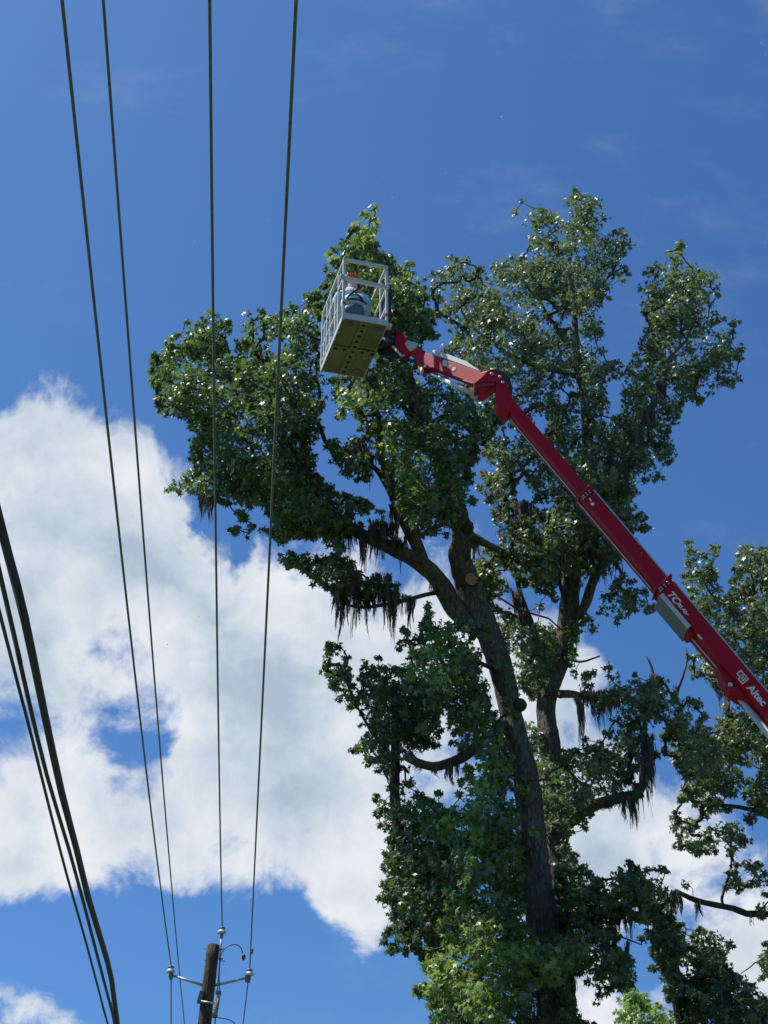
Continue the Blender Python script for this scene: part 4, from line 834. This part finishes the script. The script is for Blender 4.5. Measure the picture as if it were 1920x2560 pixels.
# elbow: upper arm of the boom that carries the jib
elb = plate('elbow_arm', [(1222, 926), (1240, 929), (1253, 935), (1265, 953), (1286, 1003), (1270, 1032), (1246, 1020), (1238, 1006), (1240, 954), (1187, 957)], BY - .105, .19, bev=.008)
plate('elbow_bracket', [(1184, 958), (1240, 954), (1238, 962), (1186, 969)], BY - .09, .17, 'red_d')
mbk = MB()
A_, B_, C_ = (PY(*p, BY - .06) for p in ((1214, 962), (1198, 999), (1238, 976)))
mbk.bar(A_, B_, .05, .03, (0, 1, 0)); mbk.bar(B_, C_, .05, .035, (0, 1, 0)); mbk.build('triangle_link', 'red', LIFT)
for p in ((1229, 935), (1250, 942), (1257, 956)):
    MB().lathe(PY(*p, BY - .106), (0, -1, 0), [(.022, -.01), (.022, .008), (.014, .012)], 14).build('pin_cap', 'steel', LIFT)
MB().lathe(JP(1064, 914.5, JW / 2), jn, [(.026, -.01), (.026, .010), (.018, .015)], 14).build('pin_cap', 'steel', LIFT)
MB().lathe(JP(1010, 889, JW / 2 - .03), jn, [(.02, -.01), (.02, .010), (.012, .014)], 12).build('pin_cap', 'steel', LIFT)
# black hose cover round the elbow
ap = [PY(x, y, BY + .06) for x, y in ((1225, 926), (1243, 927), (1258, 935), (1270, 950), (1276, 966), (1274, 984))]
MB().tube(ap, .028, 8).build('hose', 'black', LIFT, smooth=True)
MB().tube([p + np.array((.01, .05, .012)) for p in ap], .026, 8).build('hose', 'black', LIFT, smooth=True)
# grey lid on the jib
jplate('jib_cover', [(1080, 879), (1086, 874), (1116, 884), (1166, 903), (1201, 927), (1196, 927), (1120, 899), (1080, 886)], JW / 2 - .01, JW - .02, 'grey', .010)
jplate('decal', [(1107, 901), (1110, 899), (1117, 901), (1119, 905), (1118, 914), (1115, 916), (1108, 914), (1105.5, 910)], JW / 2 + .002, .002, 'grey')
for dx_, dy_ in ((0, 0),):
    jplate('decal', [(1119, 911), (1127, 914), (1126.5, 918), (1124, 918.5), (1126, 922), (1122.5, 921), (1121, 918.5), (1120, 922), (1117, 921)], JW / 2 + .002, .002, 'tape')
MB().lathe(JP(1135, 922.5, JW / 2), jn, [(.030, 0), (.030, .004)], 16).build('decal', 'grey', LIFT)
jplate('decal', [(1158, 948), (1182, 956), (1181, 959), (1157, 951)], JW / 2 + .002, .002, 'red_d')
# jib cylinder
a_, b_, c_ = JP(1059, 926, 0), JP(1098, 944, 0), JP(1194, 991, .0)
MB().tube([a_, b_ + (c_ - b_) * .1], .020, 12).build('cylinder_rod', 'chrome', LIFT, smooth=True)
MB().tube([b_, c_], .032, 16).build('jib_cylinder', 'grey', LIFT, smooth=True)
MB().tube([JP(1055, 920, .04), JP(1056, 936, .04)], .024, 10).build('rod_end', 'tape', LIFT, smooth=True)
# motor housing and slewing head at the basket
MB().lathe(JP(1031, 866, JW / 2 + .01), jn, [(.04, -.08), (.07, -.07), (.073, .0), (.06, .012)], 10).build('motor_housing', 'grey', LIFT, bevel=.004)
jplate('motor_cap', [(1012, 858), (1018, 850), (1034, 855), (1038, 862), (1034, 872), (1018, 872)], JW / 2 - .01, .07, 'grey', .006)
rot = JP(970, 853, .0)
MB().lathe(rot + np.array((0, 0, -.17)), (0, 0, 1), [(.10, 0), (.14, .03), (.14, .10), (.12, .12), (.12, .20), (.14, .22), (.14, .30), (.08, .33)], 20).build('slewing_head', 'black', LIFT)
for k in range(9):
    an = R(200 + k * 26); q = rot + np.array((math.cos(an) * .135, math.sin(an) * .135, -.02 + .09 * (k % 3 - 1)))
    MB().lathe(q, (math.cos(an), math.sin(an), 0), [(.008, -.01), (.008, .014)], 6).build('bolt', 'steel', LIFT)
hp = [JP(x, y, .05) for x, y in ((951, 862), (948, 878), (957, 888), (972, 892), (986, 890))]
MB().tube(catmull(hp, .03), .030, 8).build('hose', 'black', LIFT, smooth=True)
hp = [JP(x, y, .0) for x, y in ((1000, 900), (1010, 905), (1022, 898), (1036, 905), (1050, 915))]
MB().tube(catmull(hp, .03), .018, 8).build('hose', 'black', LIFT, smooth=True)

# --- basket
NL = PY(856, 794, 14.8); FZ = NL[2]
ex = PZ(971, 812, FZ) - NL; BW = float(np.linalg.norm(ex)); ex /= BW
ey = PZ(790.6, 927, FZ) - NL; ey -= ex * np.dot(ex, ey) * .45; BD = float(np.linalg.norm(ey)); ey /= BD
ez = np.array((0, 0, 1.0)); BH = 1.1
ex_p = np.array((ey[1], -ey[0], 0)); ex = ex * .55 + ex_p * .45; ex /= np.linalg.norm(ex)
def B(u, v, w): return NL + ex * u + ey * v + ez * w
BK = MB().box(B(BW / 2, BD / 2, .030), ex, ey, ez, BW / 2 - .004, BD / 2 - .004, .006).build('basket', 'alu', LIFT)
def bb(name, mat, a, b, w, h=None, up=(0, 0, 1), bev=.004): return MB().bar(a, b, w, h, up).build(name, mat, BK, bevel=bev)
# underside: four plates and a raised cross with round holes
cw = .115
cu_, cv_ = BW * .50, BD * .53
for u0, u1 in ((.0, cu_ - cw / 2), (cu_ + cw / 2, BW)):
    for v0, v1 in ((.0, cv_ - cw / 2), (cv_ + cw / 2, BD)):
        MB().box(B((u0 + u1) / 2, (v0 + v1) / 2, .012), ex, ey, ez, (u1 - u0) / 2 - .004, (v1 - v0) / 2 - .004, .006).build('floor_plate', 'tan', BK, bevel=.003)
def holed_strip(o, d, l, wdt, n, hr, z):
    mb = MB(); o = np.array(o); pe = np.cross(ez, d); cell = l / n
    for i in range(n):
        c = o + d * cell * (i + .5); ns = 16; V = []; F = []
        for lay in (0, .012):
            for k in range(ns):
                an = 2 * math.pi * k / ns; V.append(c + d * math.cos(an) * hr + pe * math.sin(an) * hr + ez * lay)
            for k in range(ns):
                an = 2 * math.pi * k / ns; cx, sy = math.cos(an), math.sin(an); m = max(abs(cx) / (cell / 2), abs(sy) / (wdt / 2)); V.append(c + d * cx / m + pe * sy / m + ez * lay)
        for k in range(ns):
            k2 = (k + 1) % ns
            F.append((k, k2, ns + k2, ns + k)); F.append((2 * ns + k, 2 * ns + k2, k2, k))
            F.append((ns + k, ns + k2, 3 * ns + k2, 3 * ns + k))
        mb.add([v + ez * z for v in V], F)
    return mb
holed_strip(B(cu_, .02, 0), ey, BD - .04, cw, 10, .028, -.012).build('floor_rib', 'tan_l', BK)
holed_strip(B(.012, cv_, 0), ex, cu_ - cw / 2 - .014, cw, 2, .030, -.0135).build('floor_rib', 'tan_l', BK)
holed_strip(B(cu_ + cw / 2 + .002, cv_, 0), ex, BW - cu_ - cw / 2 + .04, cw, 2, .030, -.0135).build('floor_rib', 'tan_l', BK)
MB().box(B(cu_, BD / 2, .008), ex, ey, ez, cw / 2 - .004, BD / 2 - .03, .003).build('rib_hole_shade', 'black', BK)  # black plates behind the holes paint the shade inside the ribs
MB().box(B(BW / 2 + .02, cv_, .0045), ex, ey, ez, BW / 2 - .01, cw / 2 - .004, .002).build('rib_hole_shade', 'black', BK)
MB().box(B(BW + .035, cv_, .03), ex, ey, ez, .036, .075, .05).build('slew_mount', 'alu', BK, bevel=.004)
MB().box(B(BW + .03, .05, .03), ex, ey, ez, .03, .04, .03).build('side_lug', 'alu', BK, bevel=.004)
for u, v in ((.12, .10), (BW - .12, .10)):
    P = [B(u + .04 * math.cos(t), v + .02 * math.sin(t) - .01, -.012 - .035 * (1 - abs(math.cos(t)))) for t in np.linspace(0, 2 * math.pi, 14)]
    MB().tube(P, .009, 6).build('tie_ring', 'grey_d', BK, smooth=True)
    MB().box(B(u, v + .035, .0), ex, ey, ez, .04, .012, .01).build('ring_bracket', 'grey_d', BK)
MB().lathe(B(BW * .78, BD * .9, -.03), (0, 0, 1), [(.05, 0), (.07, .015), (.07, .035)], 14).build('drain_boss', 'grey_d', BK)
# toe boards
tb = .105
bb('toe_board', 'alu', B(0, .008, tb / 2), B(BW, .008, tb / 2), .012, tb)
bb('toe_board', 'alu', B(0, BD - .008, tb / 2), B(BW, BD - .008, tb / 2), .012, tb)
bb('toe_board', 'alu', B(.008, .02, tb / 2 - .02), B(.008, BD - .02, tb / 2 - .02), .012, tb * .8)
bb('toe_board', 'alu', B(BW - .008, .02, tb / 2), B(BW - .008, BD - .02, tb / 2), .012, tb)
pw = .036
for u in (.0, BW):
    for v in (.0, BD): bb('post', 'alu', B(u + (pw / 2 - .004 if u == 0 else -pw / 2 + .004), v + (pw / 2 - .004 if v == 0 else -pw / 2 + .004), -.01), B(u + (pw / 2 - .004 if u == 0 else -pw / 2 + .004), v + (pw / 2 - .004 if v == 0 else -pw / 2 + .004), BH - .02), pw, pw, ey)
iu = pw / 2
for v0 in (iu, BD - iu):
    bb('top_rail', 'alu', B(-.004, v0, BH), B(BW + .004, v0, BH), .042, .042)
for u0 in (iu, BW - iu):
    bb('top_rail', 'alu', B(u0, .022, BH), B(u0, BD - .022, BH), .038, .038)
# near side: wide sliding middle bar, sticking out past the post
bb('sliding_bar', 'alu', B(-.05, -.022, BH * .655), B(BW + .01, -.022, BH * .615), .036, .062)
bb('bar_end', 'alu', B(-.055, -.03, BH * .67), B(-.01, -.03, BH * .67), .05, .05)
# left side: rails and uprights, a gate in the far half
for w_, a0, a1 in ((.70, .03, .60), (.40, .33, BD - .03), (.70, .62, BD - .03), (.16, .62, BD - .03)):
    bb('middle_rail', 'alu', B(iu, a0, BH * w_), B(iu, a1, BH * w_), .028, .032)
for v, w0, w1 in ((.31, -.01, .98), (.46, -.01, .70), (.74, .10, .98), (.93, .0, .98), (1.06, .10, .70)):
    bb('upright', 'alu', B(iu, v, BH * w0), B(iu, v, BH * w1), .028, .034, ey)
bb('upright', 'alu', B(iu + .05, .49, BH * .35), B(iu + .05, .49, BH * .70), .05, .02, ey)
# right and far side
for w_ in (.62, .32):
    bb('middle_rail', 'alu', B(BW - iu, .03, BH * w_), B(BW - iu, BD - .03, BH * w_), .028, .032)
    bb('middle_rail', 'alu', B(.03, BD - iu, BH * w_), B(BW - .03, BD - iu, BH * w_), .028, .032)
for v in (.30, .55, .62): bb('upright', 'alu', B(BW - iu, v, .10), B(BW - iu, v, BH * (.98 if v < .5 else .62)), .028, .034, ey)
MB().box(B(BW - .05, .86, .52), ex, ey, ez, .035, .16, .26).build('control_box', 'grey_d', BK, bevel=.01)
MB().box(B(BW + .045, .30, .55), ex, ey, ez, .04, .20, .32).build('control_cover', 'black', BK, bevel=.02)
for u, v, w_ in ((.0, -.003, .27), (BW + .003, .0, .19)):
    MB().box(B(u + (iu if u == 0 else -iu), iu - .004, w_), ex, ey, ez, pw / 2 + .004, pw / 2 + .004, .022).build('red_tape', 'redstrap', BK)
MB().tube([B(.03, .05, .27), B(.10, .2, .20), B(.14, .4, .24)], .012, 6).build('lanyard', 'redstrap', BK)

# --- turret and tracked carrier, on the ground out of the frame
tb0 = np.array((LB[0], BY, 0.0))
MB().lathe(tb0 + np.array((0, 0, .75)), (0, 0, 1), [(.5, 0), (.5, .12), (.36, .16), (.30, .9), (.34, 1.2)], 20).build('turret', 'red', LIFT, bevel=.01)
MB().prism([tb0 + np.array(p) for p in ((-.45, -.22, 1.7), (.5, -.22, 1.7), (.5, -.22, 2.6), (.1, -.22, 2.9), (-.45, -.22, 2.4))], (0, .44, 0)).build('turret_yoke', 'red', LIFT, bevel=.02)
MB().box(tb0 + np.array((.2, 0, .58)), (1, 0, 0), (0, 1, 0), (0, 0, 1), 1.35, .42, .16).build('chassis', 'grey_d', LIFT, bevel=.03)
for y in (-.48, .48):
    pr = [tb0 + np.array((.2 + dx, y - .13, dz)) for dx, dz in ((-1.1, .02), (1.1, .02), (1.28, .2), (1.2, .42), (-1.2, .42), (-1.28, .2))]
    MB().prism(pr, (0, .26, 0)).build('track', 'black', LIFT, bevel=.03)
for x, y in ((-2.2, -1.6), (-2.2, 1.6), (2.4, -1.6), (2.4, 1.6)):
    mo = MB(); a = tb0 + np.array((.2 + (.9 if x > 0 else -.9), .3 if y > 0 else -.3, .7)); b = tb0 + np.array((x, y, .75)); c = tb0 + np.array((x, y, .05))
    mo.bar(a, b, .12, .12); mo.bar(b + np.array((0, 0, .05)), c, .09, .09); mo.lathe(c + np.array((0, 0, -.04)), (0, 0, 1), [(.2, 0), (.2, .04), (.06, .08)], 14)
    mo.build('outrigger', 'red', LIFT)

# ------------------------------------------------------------------ person in the basket
def skin(name, verts, edges, radii, mat, parent, root=0, sub=2, smooth=True):
    me = bpy.data.meshes.new(name); me.from_pydata([tuple(map(float, v)) for v in verts], edges, [])
    bm = bmesh.new(); bm.from_mesh(me); ly = bm.verts.layers.skin.verify(); bm.verts.ensure_lookup_table()
    for i, v in enumerate(bm.verts):
        r = radii[i]; v[ly].radius = r if isinstance(r, tuple) else (r, r)
        v[ly].use_root = (i == root)
    bm.to_mesh(me); bm.free()
    tmp = bpy.data.objects.new('tmp', me); COL.objects.link(tmp)
    m1 = tmp.modifiers.new('s', 'SKIN'); m1.use_smooth_shade = True; m1.branch_smoothing = .6
    m2 = tmp.modifiers.new('u', 'SUBSURF'); m2.levels = sub; m2.render_levels = sub
    dg = bpy.context.evaluated_depsgraph_get(); out = bpy.data.meshes.new_from_object(tmp.evaluated_get(dg)); bpy.data.objects.remove(tmp)
    out.materials.clear()
    for p in out.polygons: p.use_smooth = smooth
    return link(name, out, mat, parent)
PB = B(BW * .52, BD * .60, .036)
PER = empty('person', PB, 'person in red helmet and pale blue shirt hunched over inside the basket', 'person')
fx, fy = ex, ey                       # fy: the way the person faces (away), fx: to the right
def Q(r, f, h): return PB + fx * r + fy * f + ez * h
pel = Q(.0, -.02, .80); ch = Q(.03, .08, 1.02); sh = Q(.04, .14, 1.26); nk = Q(.035, .18, 1.38); hd = Q(.03, .22, 1.50)
hl, hr_ = Q(-.10, -.02, .76), Q(.10, -.02, .76)
kl, kr = Q(-.13, .14, .45), Q(.13, .12, .45); al, ar = Q(-.14, .0, .08), Q(.14, -.02, .08); tl, tr = Q(-.15, .15, .035), Q(.16, .13, .035)
sl, sr = Q(-.15, .17, 1.20), Q(.22, .15, 1.19); el, er = Q(-.23, .25, .96), Q(.27, .22, .95); wl, wr = Q(-.15, .44, .93), Q(.14, .44, .93)
V = [pel, ch, sh, nk, hd, hd + ez * .09, hl, kl, al, tl, hr_, kr, ar, tr, sl, el, wl, sr, er, wr]
E_ = [(0, 1), (1, 2), (2, 3), (3, 4), (4, 5), (0, 6), (6, 7), (7, 8), (8, 9), (0, 10), (10, 11), (11, 12), (12, 13), (2, 14), (14, 15), (15, 16), (2, 17), (17, 18), (18, 19)]
Rd = [(.14, .11), (.14, .11), (.13, .10), .055, (.085, .10), (.06, .07), .085, .06, .042, .035, .085, .06, .042, .035, .06, .042, .03, .06, .042, .03]
def hand(wrist, d, side):
    d = unit(d); s_ = unit(np.cross(d, ez)) * side
    base_ = wrist + d * .05
    V2 = [wrist, base_]; E2 = [(0, 1)]; R2 = [.028, (.04, .022)]
    for k, (o, ln) in enumerate(((-.03, .065), (-.01, .08), (.012, .075), (.032, .06))):
        i = len(V2); r0 = base_ + s_ * o + d * .02
        V2 += [r0, r0 + d * ln * .5 - ez * .012, r0 + d * ln * .75 - ez * .05]; E2 += [(1, i), (i, i + 1), (i + 1, i + 2)]; R2 += [.011, .010, .008]
    i = len(V2); V2 += [wrist + d * .02 - s_ * .04 - ez * .01, wrist + d * .06 - s_ * .055 - ez * .035]; E2 += [(0, i), (i, i + 1)]; R2 += [.013, .010]
    return V2, E2, R2
for w_, side in ((wl, 1), (wr, -1)):
    V2, E2, R2 = hand(w_ + fy * .02, fy * 1.0 - ez * .1, side); k = len(V); V += V2; E_ += [(a + k, b + k) for a, b in E2] + [(16 if side == 1 else 19, k)]; Rd += R2
skin('body', V, E_, Rd, 'skin', PER, 0, 1)
skin('shirt', [pel + ez * .03, Q(.02, .03, .92), ch, Q(.04, .13, 1.13), sh + ez * .01, nk - ez * .04, sl, (sl + el) / 2, el, (el + wl) / 2 + fy * .02, sr, (sr + er) / 2, er, (er + wr) / 2 + fy * .02],
     [(0, 1), (1, 2), (2, 3), (3, 4), (4, 5), (4, 6), (6, 7), (7, 8), (8, 9), (4, 10), (10, 11), (11, 12), (12, 13)],
     [(.19, .15), (.205, .165), (.215, .165), (.20, .155), (.16, .13), .075, .095, .08, .07, .058, .10, .085, .07, .058], 'shirt', PER)
skin('jeans', [pel, Q(0, -.03, .90), hl - ez * .02, (hl + kl) / 2, kl, (kl + al) / 2, al + ez * .04, hr_ - ez * .02, (hr_ + kr) / 2, kr, (kr + ar) / 2, ar + ez * .04],
     [(0, 1), (0, 2), (2, 3), (3, 4), (4, 5), (5, 6), (0, 7), (7, 8), (8, 9), (9, 10), (10, 11)],
     [(.155, .135), (.15, .125), .10, .092, .078, .07, .062, .10, .092, .078, .07, .062], 'jeans', PER)
for a, t in ((al, tl), (ar, tr)):
    skin('boot', [a + ez * .05, a - fy * .01 - ez * .01, (a + t) / 2 - ez * .005, t + fy * .04 + ez * .012], [(0, 1), (1, 2), (2, 3)], [.06, .058, .05, .042], 'boot', PER)
skin('neck_cloth', [nk - ez * .05 - fy * .02, nk, hd - fy * .03, hd + ez * .05 - fy * .03], [(0, 1), (1, 2), (2, 3)], [(.085, .08), (.08, .075), (.088, .095), (.09, .095)], 'hood', PER)
# helmet: shell with brim and ridge, tilted forward
hx = unit(ez * .92 + fy * .30); ht = hd + hx * .055
hm = MB().lathe(ht, hx, [(.150, -.005), (.152, .004), (.124, .010), (.122, .035), (.112, .070), (.088, .100), (.05, .120), (.012, .126)], 20).build('helmet', 'orange', PER, smooth=True)
MB().tube([ht + hx * (.128 * math.sin(t)) + unit(np.cross(hx, fx)) * (.125 * math.cos(t)) for t in np.linspace(.2, math.pi - .2, 9)], .010, 6).build('helmet_ridge', 'orange', hm, smooth=True)
for s_ in (-1, 1):
    MB().lathe(hd + fx * .085 * s_ + ez * .01, fx * s_, [(.045, 0), (.05, .015), (.045, .04), (.02, .045)], 12).build('ear_defender', 'orange' if s_ < 0 else 'strap', PER, smooth=True)
# face: eyes, nose, mouth, ears are on the far side of the head
MB().lathe(hd + fy * .098 + ez * .0, fy - ez * .3, [(.018, -.01), (.016, .012), (.006, .026)], 8).build('nose', 'skin', PER, smooth=True)
for s_ in (-1, 1): MB().lathe(hd + fy * .092 + fx * .034 * s_ + ez * .03, fy, [(.013, 0), (.011, .004), (.003, .007)], 8).build('eye', 'white', PER, smooth=True)
MB().tube([hd + fy * .092 + fx * o - ez * .045 for o in (-.025, 0, .025)], .006, 6).build('mouth', 'redstrap', PER)
# harness: crossed straps over the back, pad and belt
def on_back(r, h, out=.0):
    t = (h - .80) / .42; c = pel + (sh - pel) * t
    wd, dp = .21, .165
    x = max(-.95, min(.95, (r - .04 * t) / wd)); return c + fx * (r - .04 * t) - fy * (dp * math.sqrt(1 - x * x) + .012 + out)
for pts in ([(-.13, 1.26), (-.08, 1.15), (-.02, 1.05), (.06, .95), (.12, .86)], [(.15, 1.26), (.08, 1.15), (.0, 1.05), (-.08, .95), (-.13, .86)]):
    P = [on_back(r, h) for r, h in pts]; mbs = MB()
    for a, b in zip(P[:-1], P[1:]): mbs.bar(a, b, .012, .026, unit(np.cross(b - a, fy)))
    mbs.build('harness_strap', 'strap', PER, bevel=.003)
mbs = MB(); P = [on_back(r, .84, .004) for r in np.linspace(-.165, .17, 9)]
for a, b in zip(P[:-1], P[1:]): mbs.bar(a, b, .012, .036, ez)
mbs.build('belt', 'strap', PER, bevel=.003)
pd = on_back(-.07, 1.09, .006); MB().lathe(pd, -fy + ez * .35 - fx * .3, [(.062, -.01), (.066, .004), (.055, .016), (.02, .020)], 8).build('harness_pad', 'white', PER, bevel=.004)

# ------------------------------------------------------------------ utility pole and wires
PYD = 33.5
POLE = empty('utility_pole', PY(200, 3820, PYD), 'weathered wooden utility pole with three porcelain insulators on steel brackets', 'utility pole')
pt = PY(533.5, 2363, PYD); pb = PY(511, 2560, PYD); pdn = pb + (pb - pt) * 7.4
t_ = -(pb[2]) / (pb[2] - pt[2]); gnd = pb + (pb - pt) * (pb[2] / (pt[2] - pb[2]))
POLE.location = Vector(gnd)
k5 = [gnd + np.array((0, 0, -.1)), gnd * .6 + pt * .4, gnd * .3 + pt * .7, pb, pt * .6 + pb * .4, pt]
mbp = MB(); mbp.tube(catmull(k5, .35), [.20 - .065 * i / 40 for i in range(len(catmull(k5, .35)))], 18, True, .025)
mbp.build('shaft', 'polewood', POLE, smooth=True)
def PW(x, y, dY=0): return PY(x, y, PYD + dY)
def insulator(px, py, dY=0):
    c = PW(px, py, dY)
    o = MB().lathe(c + np.array((0, 0, -.06)), (0, 0, 1), [(.045, -.03), (.105, -.02), (.108, .0), (.10, .02), (.072, .055), (.05, .075), (.05, .09), (.062, .098), (.062, .115), (.04, .135), (.02, .14)], 20).build('insulator', 'porcelain', POLE, smooth=True)
    MB().lathe(c + np.array((0, 0, .03)), (0, 0, 1), [(.07, 0), (.075, .012), (.06, .03)], 14).build('tie_wire', 'cable', o)
    MB().lathe(c + np.array((0, 0, -.24)), (0, 0, 1), [(.022, 0), (.022, .05), (.038, .06), (.034, .15)], 12).build('insulator_pin', 'grey_d', o)
    return c
i1 = insulator(427, 2423); i3 = insulator(555, 2325); i4 = insulator(624, 2430)
for a, b in (((429, 2438), (510, 2464)), ((617, 2445), (534, 2464))):
    MB().tube([PW(*a), PW(*b, -.02)], [.026, .032], 10).build('bracket_arm', 'steel', POLE, smooth=True)
    MB().box(PW(*a) + np.array((0, 0, -.03)), (1, 0, 0), (0, 1, 0), (0, 0, 1), .035, .035, .07).build('arm_end', 'grey_d', POLE, bevel=.008)
MB().tube([PW(554, 2338), PW(552, 2360, -.05), PW(549, 2395, -.14)], [.022, .024, .024], 10).build('ridge_pin', 'steel', POLE, smooth=True)
for y in (2374, 2398): MB().bar(PW(546, y, -.12), PW(557, y - 1, -.12), .05, .03).build('pin_clamp', 'grey_d', POLE, bevel=.004)
MB().tube(catmull([PW(549, 2480, -.2), PW(548, 2440, -.2), PW(551, 2395, -.2), PW(557, 2378, -.2), PW(569, 2366, -.2), PW(588, 2361, -.2), PW(601, 2368, -.2), PW(607, 2382, -.2), PW(609, 2391, -.2)], .05), .012, 6).build('jumper_lead', 'cable', POLE, smooth=True)
MB().lathe(PW(609, 2392, -.2), (0, 0, 1), [(.02, -.08), (.045, -.02), (.045, .03), (.02, .06)], 8).build('lead_clamp', 'cable', POLE)
MB().tube([PW(611, 2389, -.2), PW(629, 2378, -.05)], .003, 4).build('tail_wire', 'steel', POLE)
# fused cutout: ribbed insulator, tube and end caps
ca, cb = PW(546, 2484, -.22), PW(535, 2534, -.22); ax = unit(cb - ca); ln_ = np.linalg.norm(cb - ca)
prof = []
for k in range(8): prof += [(.03, ln_ * (k + .1) / 8), (.055, ln_ * (k + .35) / 8), (.055, ln_ * (k + .5) / 8), (.03, ln_ * (k + .8) / 8)]
MB().lathe(ca, ax, prof, 14).build('cutout_insulator', 'porcelain', POLE, smooth=False)
MB().tube([PW(549, 2484, -.3), PW(540, 2536, -.3)], .032, 10).build('fuse_tube', 'grey_d', POLE, smooth=True)
for p in ((546, 2482), (537, 2539)): MB().box(PW(*p, -.27), (1, 0, 0), (0, 1, 0), (0, 0, 1), .06, .07, .04).build('cutout_cap', 'grey_d', POLE, bevel=.008)
MB().box(PW(502, 2493, -.1), (1, 0, 0), (0, 1, 0), (.22, 0, 1), .05, .09, .13).build('cutout_bracket', 'grey_d', POLE, bevel=.008)
MB().tube([PW(503, 2503, -.2), PW(522, 2506, -.24), PW(538, 2509, -.22)], .02, 8).build('bracket_band', 'steel', POLE, smooth=True)
MB().tube(catmull([PW(538, 2540, -.25), PW(545, 2544, -.25), PW(568, 2548, -.25), PW(583, 2555, -.25), PW(586, 2562, -.25), PW(575, 2575, -.25)], .05), .010, 6).build('jumper_lead', 'cable', POLE, smooth=True)
MB().tube([PW(538, 2540, -.25), PW(536, 2600, -.25), PW(525, 2800, -.25)], .012, 6).build('down_lead', 'cable', POLE, smooth=True)
for p in ((512, 2372), (515, 2400), (553, 2402)): MB().tube([PW(p[0] - 5, p[1], -.05), PW(p[0] + 10, p[1] + 1, -.05)], .010, 6).build('bolt', 'grey_d', POLE)

def wire(name, A, Bp, far_dir, rad, label, extra=None):
    """A at the pole, Bp overhead; parabola between and beyond, then the next span past the pole"""
    A = np.array(A); d = Bp - A; L_ = math.hypot(d[0], d[1]); hx_ = d[:2] / L_
    sag = lambda s: -4 * .9 * (s / 52.0) * (1 - s / 52.0)
    corr = (Bp[2] - A[2] - sag(L_)) / L_
    pts = [np.array((*(A[:2] + hx_ * s), A[2] + sag(s) + corr * s)) for s in np.linspace(44, 0, 46)]
    fd = np.array(far_dir); fd = fd / np.linalg.norm(fd)
    pts += [np.array((*(A[:2] + fd * s), A[2] - 4 * .9 * (s / 55) * (1 - s / 55))) for s in np.linspace(1.5, 55, 30)]
    o = MB().tube(pts, rad, 8).build(name, 'wire', None, smooth=True)
    return tag(o, label, 'power line', 'overhead power lines')
fd = (math.sin(R(-6.7)), math.cos(R(-6.7)))
zt = i1[2] + .085
w1 = i1 + np.array((0, 0, .085)); wire('power_line', w1, PZ(155, 0, w1[2] - .55), fd, .0152, 'leftmost power line, tied to the insulator on the left bracket')
w3 = i3 + np.array((0, 0, .085)); wire('power_line', w3, PZ(524, 0, w3[2] - .75), fd, .0152, 'power line running to the topmost insulator above the pole')
w4 = i4 + np.array((0, 0, .085)); wire('power_line', w4, PZ(740, 0, w4[2] - .55), fd, .0152, 'power line with a clamp, tied to the insulator on the right bracket')
MB_c = MB().lathe(PW(629, 2377, .0), (0, .3, 1), [(.015, -.09), (.04, -.05), (.045, .02), (.015, .08)], 8).build('hot_line_clamp', 'grey_d', POLE)
A2 = PY(471, 2650, PYD - .1); wire('power_line', A2, PZ(258, 0, A2[2] - .55), fd, .0098, 'thinner neutral wire, second from the left, passing the pole untied')

def cable(pxs, Z, rad, label, zig=.0):
    pts = [PZ(x, y, Z) for x, y in pxs]; d0 = unit(pts[0] - pts[1]); d1 = unit(pts[-1] - pts[-2])
    pts = [pts[0] + d0 * 16] + pts + [pts[-1] + d1 * 14]
    o = MB().tube(catmull(pts, .6), rad, 10, True, .03).build('telecom_cable', 'cable', None, smooth=True)
    return tag(o, label, 'cable', 'telephone cables')
cable([(-2, 1300), (22, 1392), (61, 1544), (111, 1784), (154, 1981), (191, 2122), (221, 2245), (258, 2368), (277, 2440), (294, 2560)], 6.25, .030, 'thickest of the three black telephone cables')
cable([(-6, 1410), (25, 1544), (68, 1735), (117, 1938), (172, 2122), (209, 2258), (246, 2400), (280, 2530), (288, 2570)], 6.2, .0165, 'black telephone cable in the middle, joining the thickest one lower down')
cable([(-8, 1505), (37, 1680), (80, 1846), (123, 2018), (166, 2184), (215, 2356), (264, 2541), (272, 2570)], 6.0, .012, 'thinnest and lowest black telephone cable')

# ------------------------------------------------------------------ sawdust drifting in the air
mb = MB()
for i in range(210):
    x = random.uniform(300, 1920); y = random.triangular(60, 1750, 500); p = PY(x, y, random.uniform(9.5, 13.2))
    s_ = random.choice((.0025, .0035, .0045, .006, .009)) * 1.25; a = [p + np.array([random.uniform(-1, 1) for _ in range(3)]) * s_ for _ in range(4)]
    mb.add(a, [(0, 1, 2), (0, 2, 3), (0, 3, 1), (1, 3, 2)])
tag(mb.build('sawdust', 'chip'), 'pale specks of sawdust drifting through the air', 'sawdust', kind='stuff')
